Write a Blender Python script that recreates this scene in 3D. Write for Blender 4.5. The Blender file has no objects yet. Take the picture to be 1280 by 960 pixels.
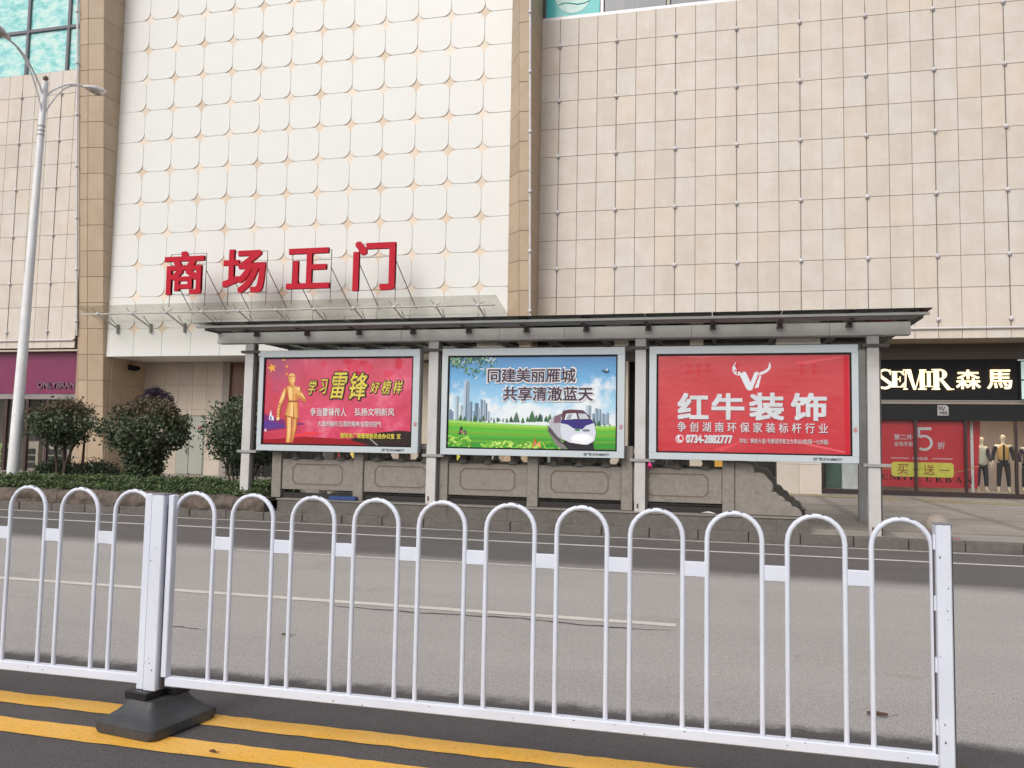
import bpy, bmesh, math, random
from mathutils import Vector, Matrix, noise
random.seed(7)
R = math.radians
scn = bpy.context.scene
col = scn.collection

# ------------------------------------------------------------------ camera, sky, sun, exposure
cam_d = bpy.data.cameras.new('camera')
cam = bpy.data.objects.new('camera', cam_d); col.objects.link(cam); scn.camera = cam
cam_d.sensor_width = 36; cam_d.lens = 1040 * 36 / 1280; cam_d.clip_start = .05; cam_d.clip_end = 2000
YAW, PIT, ROL = R(-14.2835), R(4.1947), R(1.0799)
fw = Vector((math.sin(YAW)*math.cos(PIT), math.cos(YAW)*math.cos(PIT), math.sin(PIT)))
rt = Vector((math.cos(YAW), -math.sin(YAW), 0)); up = rt.cross(fw)
r2 = rt*math.cos(ROL) + up*math.sin(ROL); u2 = -rt*math.sin(ROL) + up*math.cos(ROL)
mw = Matrix((r2, u2, -fw)).transposed().to_4x4(); mw.translation = (0, 0, 1.5)
cam.matrix_world = mw

SUN_EL, SUN_AZ = R(40), R(198)          # azimuth measured clockwise from +Y
w = bpy.data.worlds.new("World"); scn.world = w; w.use_nodes = True
nt = w.node_tree; nt.nodes.clear()
sky = nt.nodes.new('ShaderNodeTexSky'); sky.sky_type = 'NISHITA'; sky.sun_disc = False
sky.sun_elevation = SUN_EL; sky.sun_rotation = SUN_AZ; sky.dust_density = 4; sky.air_density = 1
hs = nt.nodes.new('ShaderNodeHueSaturation'); hs.inputs['Saturation'].default_value = .33
bg = nt.nodes.new('ShaderNodeBackground'); bg.inputs[1].default_value = .15
out = nt.nodes.new('ShaderNodeOutputWorld')
nt.links.new(sky.outputs[0], hs.inputs['Color']); nt.links.new(hs.outputs[0], bg.inputs[0]); nt.links.new(bg.outputs[0], out.inputs[0])
sd = bpy.data.lights.new('sun', 'SUN'); sd.energy = .7; sd.angle = R(22); sd.color = (1, .96, .9)
so = bpy.data.objects.new('sun', sd); col.objects.link(so)
sdir = Vector((math.sin(SUN_AZ)*math.cos(SUN_EL), math.cos(SUN_AZ)*math.cos(SUN_EL), math.sin(SUN_EL)))
so.rotation_euler = sdir.to_track_quat('Z', 'Y').to_euler()
scn.view_settings.view_transform = 'Standard'; scn.view_settings.look = 'None'
scn.view_settings.exposure = 0.08; scn.view_settings.gamma = 1
scn.cycles.max_bounces = 8; scn.cycles.transparent_max_bounces = 16
scn.cycles.caustics_reflective = False; scn.cycles.caustics_refractive = False

# ------------------------------------------------------------------ materials
def s2l(c):
    return tuple(((x/255)/12.92 if x/255 <= .04045 else ((x/255+.055)/1.055)**2.4) for x in c)
def new_mat(name):
    m = bpy.data.materials.new(name); m.use_nodes = True
    return m, m.node_tree.nodes, m.node_tree.links, m.node_tree.nodes['Principled BSDF']
def coords(N, L, rnd=True, kind='Object'):
    tc = N.new('ShaderNodeTexCoord')
    if not rnd: return tc.outputs[kind]
    oi = N.new('ShaderNodeObjectInfo'); mu = N.new('ShaderNodeMath'); mu.operation = 'MULTIPLY'; mu.inputs[1].default_value = 57.
    ad = N.new('ShaderNodeVectorMath'); ad.operation = 'ADD'
    L.new(oi.outputs['Random'], mu.inputs[0]); L.new(tc.outputs[kind], ad.inputs[0]); L.new(mu.outputs[0], ad.inputs[1])
    return ad.outputs[0]
def ramp(N, L, src, stops):
    r = N.new('ShaderNodeValToRGB'); e = r.color_ramp.elements
    while len(e) < len(stops): e.new(.5)
    for el, (p, c) in zip(e, stops): el.position = p; el.color = (*c, 1)
    L.new(src, r.inputs[0]); return r.outputs[0]
def nz(N, L, vec, scale, detail=4, rough=.55, stretch=None):
    if stretch:
        mp = N.new('ShaderNodeMapping'); mp.inputs['Scale'].default_value = stretch; L.new(vec, mp.inputs[0]); vec = mp.outputs[0]
    n = N.new('ShaderNodeTexNoise'); n.inputs['Scale'].default_value = scale; n.inputs['Detail'].default_value = detail
    n.inputs['Roughness'].default_value = rough; L.new(vec, n.inputs['Vector']); return n.outputs[0]
def mix(N, L, fac, a, b, mode='MIX'):
    m = N.new('ShaderNodeMix'); m.data_type = 'RGBA'; m.blend_type = mode
    for sock, v in ((m.inputs[0], fac), (m.inputs[6], a), (m.inputs[7], b)):
        if isinstance(v, (int, float)): sock.default_value = v
        elif isinstance(v, tuple): sock.default_value = (*v, 1)
        else: L.new(v, sock)
    return m.outputs[2]
def bump(N, L, b, h, strength=.3, dist=.01):
    bp = N.new('ShaderNodeBump'); bp.inputs['Strength'].default_value = strength; bp.inputs['Distance'].default_value = dist
    L.new(h, bp.inputs['Height']); L.new(bp.outputs[0], b.inputs['Normal'])
MATS = {}
def mat(name, c1, c2=None, rough=.6, scale=6, bscale=60, bstr=.15, metal=0, grime=0, emis=0, spec=.5, stretch=None, rnd=True):
    if name in MATS: return MATS[name]
    m, N, L, b = new_mat(name)
    c2 = c2 or tuple(x*.82 for x in c1)
    v = coords(N, L, rnd)
    n = nz(N, L, v, scale, 5, .6, stretch)
    c = ramp(N, L, n, [(.3, c2), (.7, c1)])
    if grime:
        g = nz(N, L, v, scale*.35, 6, .7)
        gm = ramp(N, L, g, [(.5, (1, 1, 1)), (.75, tuple(1-grime*k for k in (.8, .9, 1)))])
        c = mix(N, L, 1., c, gm, 'MULTIPLY')
    L.new(c, b.inputs['Base Color'])
    b.inputs['Roughness'].default_value = rough; b.inputs['Metallic'].default_value = metal
    b.inputs['Specular IOR Level'].default_value = spec
    if emis:
        L.new(c, b.inputs['Emission Color']); b.inputs['Emission Strength'].default_value = emis
    if bstr: bump(N, L, b, nz(N, L, v, bscale, 3), bstr, .004)
    MATS[name] = m; return m
def stone_tile(name, cols, vein=.25):
    m, N, L, b = new_mat(name)
    oi = N.new('ShaderNodeObjectInfo')
    base = ramp(N, L, oi.outputs['Random'], [(i/(len(cols)-1), c) for i, c in enumerate(cols)])
    v = coords(N, L)
    n1 = ramp(N, L, nz(N, L, v, 1.6, 6, .65), [(.3, (.93, .90, .86)), (.7, (1.05, 1.05, 1.06))])
    c = mix(N, L, 1., base, n1, 'MULTIPLY')
    n2 = ramp(N, L, nz(N, L, v, 1.1, 4, .7, (1, 1, 3.)), [(.66, (1, 1, 1)), (.80, (1-.5*vein, 1-.9*vein, 1-1.3*vein))])
    c = mix(N, L, 1., c, n2, 'MULTIPLY')
    n3 = ramp(N, L, nz(N, L, v, 90, 2), [(.3, (.95, .95, .95)), (.7, (1.04, 1.04, 1.04))])
    c = mix(N, L, 1., c, n3, 'MULTIPLY')
    ge = N.new('ShaderNodeNewGeometry')
    st = ramp(N, L, nz(N, L, ge.outputs['Position'], 1.6, 6, .7, (1, 1, .12)), [(.35, (1.02, 1.02, 1.02)), (.7, (.94, .93, .915))])
    c = mix(N, L, 1., c, st, 'MULTIPLY')
    L.new(c, b.inputs['Base Color']); b.inputs['Roughness'].default_value = .5
    bump(N, L, b, nz(N, L, v, 40, 3), .08, .003)
    MATS[name] = m; return m
def glass(name, tint, refl=.25, trans=.75, diff=(.3, .3, .3)):
    """thin glass: clear part, mirror part, film of dirt"""
    m, N, L, b = new_mat(name); N.remove(b)
    o = N['Material Output']
    t = N.new('ShaderNodeBsdfTransparent'); t.inputs[0].default_value = (*tint, 1)
    g = N.new('ShaderNodeBsdfGlossy'); g.inputs['Roughness'].default_value = .04
    d = N.new('ShaderNodeBsdfDiffuse'); d.inputs[0].default_value = (*diff, 1)
    lw = N.new('ShaderNodeLayerWeight'); lw.inputs[0].default_value = refl
    n = nz(N, L, coords(N, L), 2.5, 5, .65)
    mr = N.new('ShaderNodeMapRange'); mr.inputs[1].default_value = .3; mr.inputs[2].default_value = .75
    mr.inputs[3].default_value = (1-trans)*.7; mr.inputs[4].default_value = min(1, (1-trans)*1.3); L.new(n, mr.inputs[0])
    a = N.new('ShaderNodeMixShader'); L.new(mr.outputs[0], a.inputs[0]); L.new(t.outputs[0], a.inputs[1]); L.new(d.outputs[0], a.inputs[2])
    c = N.new('ShaderNodeMixShader'); L.new(lw.outputs['Fresnel'], c.inputs[0]); L.new(a.outputs[0], c.inputs[1]); L.new(g.outputs[0], c.inputs[2])
    L.new(c.outputs[0], o.inputs[0]); MATS[name] = m; return m
def print_mat(name, rough=.35):
    m, N, L, b = new_mat(name)
    a = N.new('ShaderNodeAttribute'); a.attribute_name = 'Col'
    L.new(a.outputs['Color'], b.inputs['Base Color']); b.inputs['Roughness'].default_value = rough
    b.inputs['Specular IOR Level'].default_value = .3
    MATS[name] = m; return m

# ------------------------------------------------------------------ object helpers
def link(o, parent=None):
    col.objects.link(o)
    if parent: o.parent = parent
    return o
def tag(o, label=None, cat=None, group=None, kind=None):
    if label: o['label'] = label
    if cat: o['category'] = cat
    if group: o['group'] = group
    if kind: o['kind'] = kind
    return o
def thing(name, label, cat, loc=(0, 0, 0), group=None, rz=0):
    o = bpy.data.objects.new(name, None); o.location = loc; o.rotation_euler.z = rz; o.empty_display_size = .2
    link(o); return tag(o, label, cat, group)
class MB:
    def __init__(s): s.v = []; s.f = []; s.c = []; s.smooth = []
    def add(s, vs, fs, smooth=False, c=None):
        n = len(s.v); s.v += [tuple(p) for p in vs]; s.f += [tuple(i+n for i in f) for f in fs]
        s.smooth += [smooth]*len(fs); s.c += [c]*len(fs); return s
    def box(s, x0, x1, y0, y1, z0, z1, b=0):
        if b:
            return s.prism([(x0+b, z0), (x1-b, z0), (x1, z0+b), (x1, z1-b), (x1-b, z1), (x0+b, z1), (x0, z1-b), (x0, z0+b)], y0, y1, b)
        v = [(x, y, z) for x in (x0, x1) for y in (y0, y1) for z in (z0, z1)]
        return s.add(v, [(0, 1, 3, 2), (4, 6, 7, 5), (0, 4, 5, 1), (2, 3, 7, 6), (0, 2, 6, 4), (1, 5, 7, 3)])
    def prism(s, pts, y0, y1, b=0):
        """outline in X-Z (counter-clockwise seen from the front, -Y), from y0 front to y1 back; b chamfers the front rim"""
        n = len(pts); cx = sum(p[0] for p in pts)/n; cz = sum(p[1] for p in pts)/n
        if b:
            inn = []
            for i in range(n):
                p, a, q = Vector(pts[i]), Vector(pts[i-1]), Vector(pts[(i+1) % n])
                d1 = (p-a).normalized(); d2 = (q-p).normalized()
                nn = Vector((-d1.y-d2.y, d1.x+d2.x)); nn = nn.normalized() if nn.length > 1e-6 else Vector((0, 0))
                inn.append(p+nn*b)
            v = [(p[0], y0, p[1]) for p in inn] + [(p[0], y0+b, p[1]) for p in pts] + [(p[0], y1, p[1]) for p in pts]
            f = [tuple(range(n))] + [(i, i+n, (i+1) % n+n, (i+1) % n) for i in range(n)] + [(i+n, i+2*n, (i+1) % n+2*n, (i+1) % n+n) for i in range(n)] + [tuple(reversed(range(2*n, 3*n)))]
        else:
            v = [(p[0], y0, p[1]) for p in pts] + [(p[0], y1, p[1]) for p in pts]
            f = [tuple(range(n)), tuple(reversed(range(n, 2*n)))] + [(i, i+n, (i+1) % n+n, (i+1) % n) for i in range(n)]
        return s.add(v, f)
    def tube(s, path, r, seg=10, caps=True, smooth=True):
        path = [Vector(p) for p in path]; n = len(path)
        rs = r if isinstance(r, (list, tuple)) else [r]*n
        vs = []; ref = None
        for i, p in enumerate(path):
            d = (path[min(i+1, n-1)] - path[max(i-1, 0)]).normalized()
            if ref is None:
                ref = Vector((0, 0, 1)) if abs(d.z) < .9 else Vector((1, 0, 0))
            a = d.cross(ref).normalized(); bb = d.cross(a).normalized(); ref = -d.cross(a) if False else ref
            if abs(d.dot(ref)) > .97: ref = Vector((0, 1, 0)); a = d.cross(ref).normalized(); bb = d.cross(a).normalized()
            for k in range(seg):
                t = 2*math.pi*k/seg; vs.append(p + (a*math.cos(t)+bb*math.sin(t))*rs[i])
        fs = [(i*seg+k, i*seg+(k+1) % seg, (i+1)*seg+(k+1) % seg, (i+1)*seg+k) for i in range(n-1) for k in range(seg)]
        s.add(vs, fs, smooth)
        if caps:
            s.add([vs[k] for k in range(seg)], [tuple(reversed(range(seg)))]); s.add([vs[(n-1)*seg+k] for k in range(seg)], [tuple(range(seg))])
        return s
    def lathe(s, prof, cx=0, cy=0, seg=16, smooth=True):
        vs = [(cx+r*math.cos(2*math.pi*k/seg), cy+r*math.sin(2*math.pi*k/seg), z) for r, z in prof for k in range(seg)]
        fs = [(i*seg+k, i*seg+(k+1) % seg, (i+1)*seg+(k+1) % seg, (i+1)*seg+k) for i in range(len(prof)-1) for k in range(seg)]
        return s.add(vs, fs, smooth)
    def ball(s, c, r, seg=10, rings=7, sc=(1, 1, 1)):
        pr = [(math.sin(math.pi*i/rings), -math.cos(math.pi*i/rings)) for i in range(rings+1)]
        vs = [(c[0]+r*sc[0]*q*math.cos(2*math.pi*k/seg), c[1]+r*sc[1]*q*math.sin(2*math.pi*k/seg), c[2]+r*sc[2]*z) for q, z in pr for k in range(seg)]
        fs = [(i*seg+k, i*seg+(k+1) % seg, (i+1)*seg+(k+1) % seg, (i+1)*seg+k) for i in range(rings) for k in range(seg)]
        return s.add(vs, fs, True)
    def mesh(s, name, m=None, fix=True):
        me = bpy.data.meshes.new(name); me.from_pydata(s.v, [], s.f)
        if any(s.smooth): me.polygons.foreach_set('use_smooth', s.smooth)
        if any(c is not None for c in s.c):
            a = me.color_attributes.new('Col', 'FLOAT_COLOR', 'CORNER'); arr = []
            for f, c in zip(s.f, s.c): arr += [*(c or (1, 1, 1)), 1]*len(f)
            a.data.foreach_set('color', arr)
        if fix:
            bm = bmesh.new(); bm.from_mesh(me); bmesh.ops.recalc_face_normals(bm, faces=bm.faces); bm.to_mesh(me); bm.free()
        if m: me.materials.append(m)
        return me
    def build(s, name, m=None, parent=None, loc=None, fix=True):
        o = bpy.data.objects.new(name, s.mesh(name, m, fix))
        if loc: o.location = loc
        return link(o, parent)
def inst(name, me, loc, parent=None, rot=None, sc=None):
    o = bpy.data.objects.new(name, me); o.location = loc
    if rot: o.rotation_euler = rot
    if sc: o.scale = sc
    return link(o, parent)
def copy_tree(o, parent=None):
    c = o.copy(); col.objects.link(c); c.parent = parent
    for ch in list(o.children): copy_tree(ch, c)
    return c

def text_mesh(body, name, m, x0, x1, z0, z1, y, thick=.004, off=0., shear=0., parent=None, bevel=0, space=1., fat=0.):
    """characters from the default font fitted into a box of the X-Z plane, front face at y, body going back by thick"""
    cu = bpy.data.curves.new(name, 'FONT'); cu.body = body; cu.size = 1; fat = fat or off*.7; cu.extrude = .5; cu.shear = shear
    cu.space_character = space; cu.resolution_u = 3; cu.fill_mode = 'BOTH'
    ob = bpy.data.objects.new(name, cu); col.objects.link(ob)
    bpy.context.view_layer.update()
    dg = bpy.context.evaluated_depsgraph_get(); me = bpy.data.meshes.new_from_object(ob.evaluated_get(dg))
    bpy.data.objects.remove(ob); bpy.data.curves.remove(cu)
    xs = [v.co.x for v in me.vertices]; ys = [v.co.y for v in me.vertices]
    ax, bx, ay, by = min(xs), max(xs), min(ys), max(ys)
    for v in me.vertices:
        v.co = Vector((x0+(v.co.x-ax)/(bx-ax)*(x1-x0), y+(.5-v.co.z)*thick, z0+(v.co.y-ay)/(by-ay)*(z1-z0)))
    me.materials.clear(); me.materials.append(m); me.name = name
    if fat:
        sx, sz = fat*(z1-z0), fat*(z1-z0); bm = bmesh.new()
        for k, (a, c) in enumerate(((0, 0), (1, 0), (-1, 0), (0, 1), (0, -1), (1, 1), (-1, 1), (1, -1), (-1, -1))):
            n0 = len(bm.verts); bm.from_mesh(me); bm.verts.ensure_lookup_table()
            for v in list(bm.verts)[n0:]: v.co += Vector((a*sx, -.0002*k, c*sz))
        bm.to_mesh(me); bm.free()
    o = bpy.data.objects.new(name, me); return link(o, parent)

# ------------------------------------------------------------------ palette
tile_r = stone_tile('beige_stone_tile', [(0.595, 0.539, 0.480), (0.643, 0.586, 0.523), (0.622, 0.575, 0.526), (0.652, 0.580, 0.503), (0.636, 0.593, 0.545), (0.643, 0.575, 0.512), (0.612, 0.574, 0.525)])
tile_p = stone_tile('tan_stone_tile', [(.43, .33, .235), (.48, .37, .26), (.45, .345, .25), (.50, .39, .28)], .15)
tile_e = stone_tile('entrance_stone_tile', [(.50, .44, .37), (.55, .48, .40), (.52, .45, .37)], .1)
joint = mat('tile_joint', (.25, .22, .18), rough=.9)
cream = mat('cream_panel', (.725, .725, .70), (.70, .70, .675), rough=.42, scale=1.3, bstr=.03)
goldst = stone_tile('gold_star_stone', [(.70, .59, .47), (.77, .68, .58), (.64, .52, .40), (.80, .71, .61), (.70, .57, .45)], .5)
pipe_m = mat('pale_metal_pipe', (.70, .67, .68), rough=.4, metal=.2)
steel_l = mat('light_grey_painted_steel', (.57, .555, .55), (.50, .485, .475), rough=.5, scale=3, grime=.3)
steel_m = mat('mid_grey_painted_steel', (.34, .335, .33), rough=.5, scale=3, grime=.2)
steel_d = mat('dark_grey_steel', (.095, .085, .082), rough=.6, scale=4, grime=.3)
frame_m = mat('pale_blue_grey_frame', (.52, .57, .60), (.49, .54, .57), rough=.35, scale=2, bstr=.02)
black_m = mat('black_board', (.014, .014, .016), rough=.6, spec=.15)
dark_m = mat('dark_interior_and_gap_shade', (.03, .026, .025), rough=.8)
granite = mat('grey_granite', (.275, .25, .222), (.215, .195, .172), rough=.8, scale=14, bscale=120, bstr=.3, grime=.25)
granite_d = mat('dark_granite', (.155, .14, .128), (.115, .105, .094), rough=.85, scale=12, bscale=120, bstr=.3, grime=.3)
groove_m = mat('brown_groove', (.165, .125, .095), rough=.9)
white_p = mat('white_fence_paint', (.72, .75, .84), (.66, .69, .785), rough=.38, scale=4, bstr=.03, grime=.12)
rubber = mat('black_rubber', (.06, .062, .068), (.032, .032, .036), rough=.5, scale=5, bscale=150, bstr=.4, grime=-1.0)
chip_gap_m = mat('chipped_paint_and_gap_shade', (.10, .09, .10), rough=.7)
red_sign = mat('red_sign_face', (.50, .008, .028), (.46, .006, .022), rough=.5, spec=.2, bstr=0)
glow_w = mat('lit_cream_letter', (1., .86, .58), (1., .82, .5), emis=.95, bstr=0)
gl_roof = glass('dirty_roof_glass', (.86, .88, .86), .05, .84, (.26, .25, .24))
gl_can = glass('canopy_glass', (.92, .92, .89), .01, .86, (.62, .60, .55))
gl_shop = glass('shop_window_glass', (.94, .96, .95), .05, .98, (.4, .4, .4))
gl_dark = glass('dark_door_glass', (.25, .26, .27), .35, .85, (.1, .1, .1))
PR = print_mat('inks_and_reflections')

# ------------------------------------------------------------------ ground, road, markings
def sheet(name, x0, x1, y0, y1, z, m, nx=1, ny=1, kind='structure', zf=None):
    b = MB(); v = []
    for j in range(ny+1):
        for i in range(nx+1):
            x = x0+(x1-x0)*i/nx; y = y0+(y1-y0)*j/ny; v.append((x, y, zf(x, y) if zf else z))
    f = [(j*(nx+1)+i, j*(nx+1)+i+1, (j+1)*(nx+1)+i+1, (j+1)*(nx+1)+i) for j in range(ny) for i in range(nx)]
    b.add(v, f); o = b.build(name, m, fix=False); o['kind'] = kind; return o
def asphalt():
    m, N, L, b = new_mat('worn_asphalt'); v = coords(N, L, False)
    sx = N.new('ShaderNodeSeparateXYZ'); L.new(v, sx.inputs[0])
    wob = nz(N, L, v, 2.2, 8, .85); wob2 = nz(N, L, v, .35, 3)
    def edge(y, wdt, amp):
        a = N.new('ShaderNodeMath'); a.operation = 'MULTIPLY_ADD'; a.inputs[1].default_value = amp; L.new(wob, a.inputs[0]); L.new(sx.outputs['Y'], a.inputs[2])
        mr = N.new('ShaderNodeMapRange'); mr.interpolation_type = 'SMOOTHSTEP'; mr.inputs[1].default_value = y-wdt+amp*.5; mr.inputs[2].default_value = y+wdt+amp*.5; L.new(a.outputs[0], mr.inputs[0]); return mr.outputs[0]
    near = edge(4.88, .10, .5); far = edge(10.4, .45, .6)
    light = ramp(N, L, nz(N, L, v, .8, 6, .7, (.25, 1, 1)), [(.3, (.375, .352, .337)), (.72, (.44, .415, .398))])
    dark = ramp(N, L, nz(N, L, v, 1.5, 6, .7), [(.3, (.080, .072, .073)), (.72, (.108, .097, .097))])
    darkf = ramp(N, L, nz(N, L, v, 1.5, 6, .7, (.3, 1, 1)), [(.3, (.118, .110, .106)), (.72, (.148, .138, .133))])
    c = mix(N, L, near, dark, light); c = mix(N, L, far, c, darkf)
    gr = ramp(N, L, nz(N, L, v, 85, 2, .8), [(.28, (.45, .45, .45)), (.5, (1, 1, 1)), (.72, (1.6, 1.58, 1.52))])
    c = mix(N, L, .85, c, gr, 'MULTIPLY')
    gr2 = ramp(N, L, nz(N, L, v, 22, 4, .8), [(.3, (.8, .8, .8)), (.7, (1.15, 1.15, 1.15))])
    c = mix(N, L, .8, c, gr2, 'MULTIPLY')
    st = ramp(N, L, nz(N, L, v, .9, 5, .75), [(.58, (1, 1, 1)), (.72, (.84, .83, .82))])
    c = mix(N, L, 1., c, st, 'MULTIPLY')
    L.new(c, b.inputs['Base Color']); b.inputs['Roughness'].default_value = .85
    bump(N, L, b, nz(N, L, v, 90, 3, .8), .5, .006)
    return m
asph = asphalt()
def gz(x, y):
    return 0.
sheet('ground', -600, 600, -600, 600, -.03, mat('far_ground_asphalt', (.16, .15, .14), rough=.9))
def road_z(x, y):
    return .0 if y < 10 else .0
sheet('road', -60, 60, -14, 14.22, 0, asph, 1, 1)
def paint_mat(name, c, c2, worn):
    m, N, L, b = new_mat(name); v = coords(N, L, False)
    base = ramp(N, L, nz(N, L, v, 2.2, 5, .65), [(.3, c2), (.7, c)])
    wn = ramp(N, L, nz(N, L, v, 60, 4, .8), [(.3, (.78, .78, .78)), (.55, (1, 1, 1))])
    base = mix(N, L, 1., base, wn, 'MULTIPLY')
    hole = ramp(N, L, nz(N, L, v, 38, 5, .75), [(worn, (1, 1, 1)), (worn+.03, (0, 0, 0))])
    base = mix(N, L, hole, (.11, .10, .10), base)
    L.new(base, b.inputs['Base Color']); b.inputs['Roughness'].default_value = .7
    return m
yel = paint_mat('yellow_road_paint', (.85, .44, .04), (.86, .50, .13), .64)
wht = paint_mat('white_road_paint', (.78, .72, .66), (.66, .61, .56), .62)
def ragged(name, x0, x1, y0, y1, m, amp=.006, step=.08, z=.004):
    n = int((x1-x0)/step); v = []; f = []
    for i in range(n+1):
        x = x0+(x1-x0)*i/n
        v += [(x, y0+random.uniform(-amp, amp), z), (x, y1+random.uniform(-amp, amp), z)]
        if i: k = 2*i; f.append((k-2, k, k+1, k-1))
    b = MB(); b.add(v, f); o = b.build(name, m, fix=False); o['kind'] = 'structure'; return o
ragged('yellow_centre_line', -14, 14, 3.963, 4.125, yel)
ragged('yellow_centre_line', -14, 14, 3.578, 3.762, yel)
ragged('white_lane_line', -40, -.39, 7.25, 7.375, wht)
ragged('thin_lane_line', -6.43, -.55, 10.2, 10.27, wht)
ragged('white_edge_line', -40, 30, 12.60, 12.72, wht, step=.3)
ragged('white_gutter_line', -40, 30, 13.90, 14.0, wht, step=.3)

def crack(pts, w_, name='road_crack'):
    b = MB(); v = []; q = []
    for (x0, y0), (x1, y1) in zip(pts[:-1], pts[1:]):
        for k in range(8): t = k/8; q.append((x0+(x1-x0)*t, y0+(y1-y0)*t+random.uniform(-.02, .02)))
    for i, (x, y) in enumerate(q):
        e = w_*random.uniform(.2, 1)*min(1, i/4, (len(q)-1-i)/4); v += [(x, y-e, .0035), (x, y+e, .0035)]
    b.add(v, [(2*i, 2*i+2, 2*i+3, 2*i+1) for i in range(len(q)-1)]); o = b.build(name, mat('road_crack', (.10, .09, .088), rough=.95), fix=False); o['kind'] = 'structure'
crack([(-3.6, 7.12), (-2.6, 7.08), (-1.7, 7.14), (-.9, 7.05), (-.3, 7.1)], .022)
crack([(-4.6, 5.9), (-4.2, 5.92), (-3.9, 5.86)], .012)

# pavement and kerb
def pave_z(x, y): return .15 + max(0, (y-14.4))*.006
def paving():
    m, N, L, b = new_mat('paving_slabs'); v = coords(N, L, False)
    br = N.new('ShaderNodeTexBrick'); br.inputs['Scale'].default_value = 1; br.inputs['Brick Width'].default_value = 1.2; br.inputs['Row Height'].default_value = .6
    br.inputs['Mortar Size'].default_value = .008; br.inputs['Color1'].default_value = (.345, .31, .28, 1); br.inputs['Color2'].default_value = (.38, .345, .31, 1); br.inputs['Mortar'].default_value = (.19, .165, .145, 1)
    L.new(v, br.inputs[0])
    wv = N.new('ShaderNodeTexBrick'); wv.offset = 0; wv.inputs['Brick Width'].default_value = 2.6; wv.inputs['Row Height'].default_value = 3.1; wv.inputs['Mortar Size'].default_value = .12
    wv.inputs['Color1'].default_value = wv.inputs['Color2'].default_value = (1, 1, 1, 1); wv.inputs['Mortar'].default_value = (.72, .72, .72, 1); wv.inputs['Mortar Smooth'].default_value = .05; wv.inputs['Scale'].default_value = 1
    L.new(v, wv.inputs[0])
    c = mix(N, L, 1., br.outputs[0], wv.outputs[0], 'MULTIPLY')
    st = ramp(N, L, nz(N, L, v, .7, 6, .7), [(.35, (1.08, 1.08, 1.08)), (.7, (.82, .82, .80))]); c = mix(N, L, 1., c, st, 'MULTIPLY')
    gr = ramp(N, L, nz(N, L, v, 60, 3, .8), [(.3, (.85, .85, .85)), (.7, (1.12, 1.12, 1.12))]); c = mix(N, L, 1., c, gr, 'MULTIPLY')
    L.new(c, b.inputs['Base Color']); b.inputs['Roughness'].default_value = .8; bump(N, L, b, nz(N, L, v, 60, 3), .3, .004)
    return m
sheet('pavement', -60, 60, 14.38, 34, 0, paving(), 1, 2, zf=pave_z)
kerb = bpy.data.objects.new('kerb', None); link(kerb); kerb['kind'] = 'structure'
kst = [MB().box(-.394, .394, 14.2+random.uniform(-.006, .006), 14.378, -.02, .152+random.uniform(-.004, .004), .012).mesh('kerb_stone', granite_d if k % 2 else mat('kerb_granite', (.155, .138, .13), (.115, .102, .096), rough=.85, scale=9, bscale=100, bstr=.4, grime=.35)) for k in range(6)]
for i in range(40): inst('kerb_stone', kst[random.randrange(6)], (-20+.8*i, 0, 0), kerb)
b = MB()
ye = mat('yellow_tactile_paving', (.50, .43, .11), (.42, .36, .10), rough=.8, scale=8, grime=.3)
xa, ya, xb, yb = .6, 26.0, 10.2, 23.25
n = 40
for i in range(n):
    t0, t1 = i/n, (i+.93)/n
    if i in (17, 18, 29): continue
    p = [(xa+(xb-xa)*t, ya+(yb-ya)*t) for t in (t0, t1)]
    z = [pave_z(*q)+.006 for q in p]
    b.add([(p[0][0], p[0][1]-.32, z[0]), (p[1][0], p[1][1]-.32, z[1]), (p[1][0], p[1][1], z[1]), (p[0][0], p[0][1], z[0])], [(0, 1, 2, 3)])
    b.add([(p[0][0], p[0][1]+.5, z[0]), (p[1][0], p[1][1]+.5, z[1]), (p[1][0], p[1][1]+.62, z[1]), (p[0][0], p[0][1]+.62, z[0])], [(0, 1, 2, 3)])
o = b.build('tactile_paving', ye, fix=False); o['kind'] = 'structure'

# ------------------------------------------------------------------ shopping mall
D = 25.1
mall = thing('shopping_mall', 'large beige stone shopping mall with a white panelled centre behind the shelter', 'building', (0, D, 0))
mall_off = Vector((0, -D, 0))
def part(mb, name, m, parent=None, fix=True):
    """mesh given in world coordinates, parented to the mall (or one of its parts, which sit at its origin)"""
    o = mb.build(name, m, parent or mall, fix=fix)
    o.location = mall_off if parent is None or parent is mall else (0, 0, 0); return o
def tile_mesh(wd, ht, m, bev=.006, th=.03): return MB().box(-wd/2, wd/2, -th, 0, -ht/2, ht/2, bev).mesh('stone_tile', m)
def tile_wall(name, xs, zs, y, m, back=.12, gapx=.0055, gapz=.0055, vert_big=()):
    w = part(MB().box(xs[0], xs[-1], y+.002, y+back, zs[0], zs[-1]), name, joint); cache = {}
    for i in range(len(xs)-1):
        for j in range(len(zs)-1):
            l, r = xs[i]+(gapx*1.2 if i in vert_big else gapx), xs[i+1]-(gapx*1.2 if i+1 in vert_big else gapx)
            wd, ht = round(r-l, 4), round(zs[j+1]-zs[j]-2*gapz, 4)
            if (wd, ht) not in cache: cache[wd, ht] = tile_mesh(wd, ht, m)
            inst('stone_tile', cache[wd, ht], ((l+r)/2, y-random.uniform(0, .003), (zs[j]+zs[j+1])/2), w)
    return w
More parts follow.
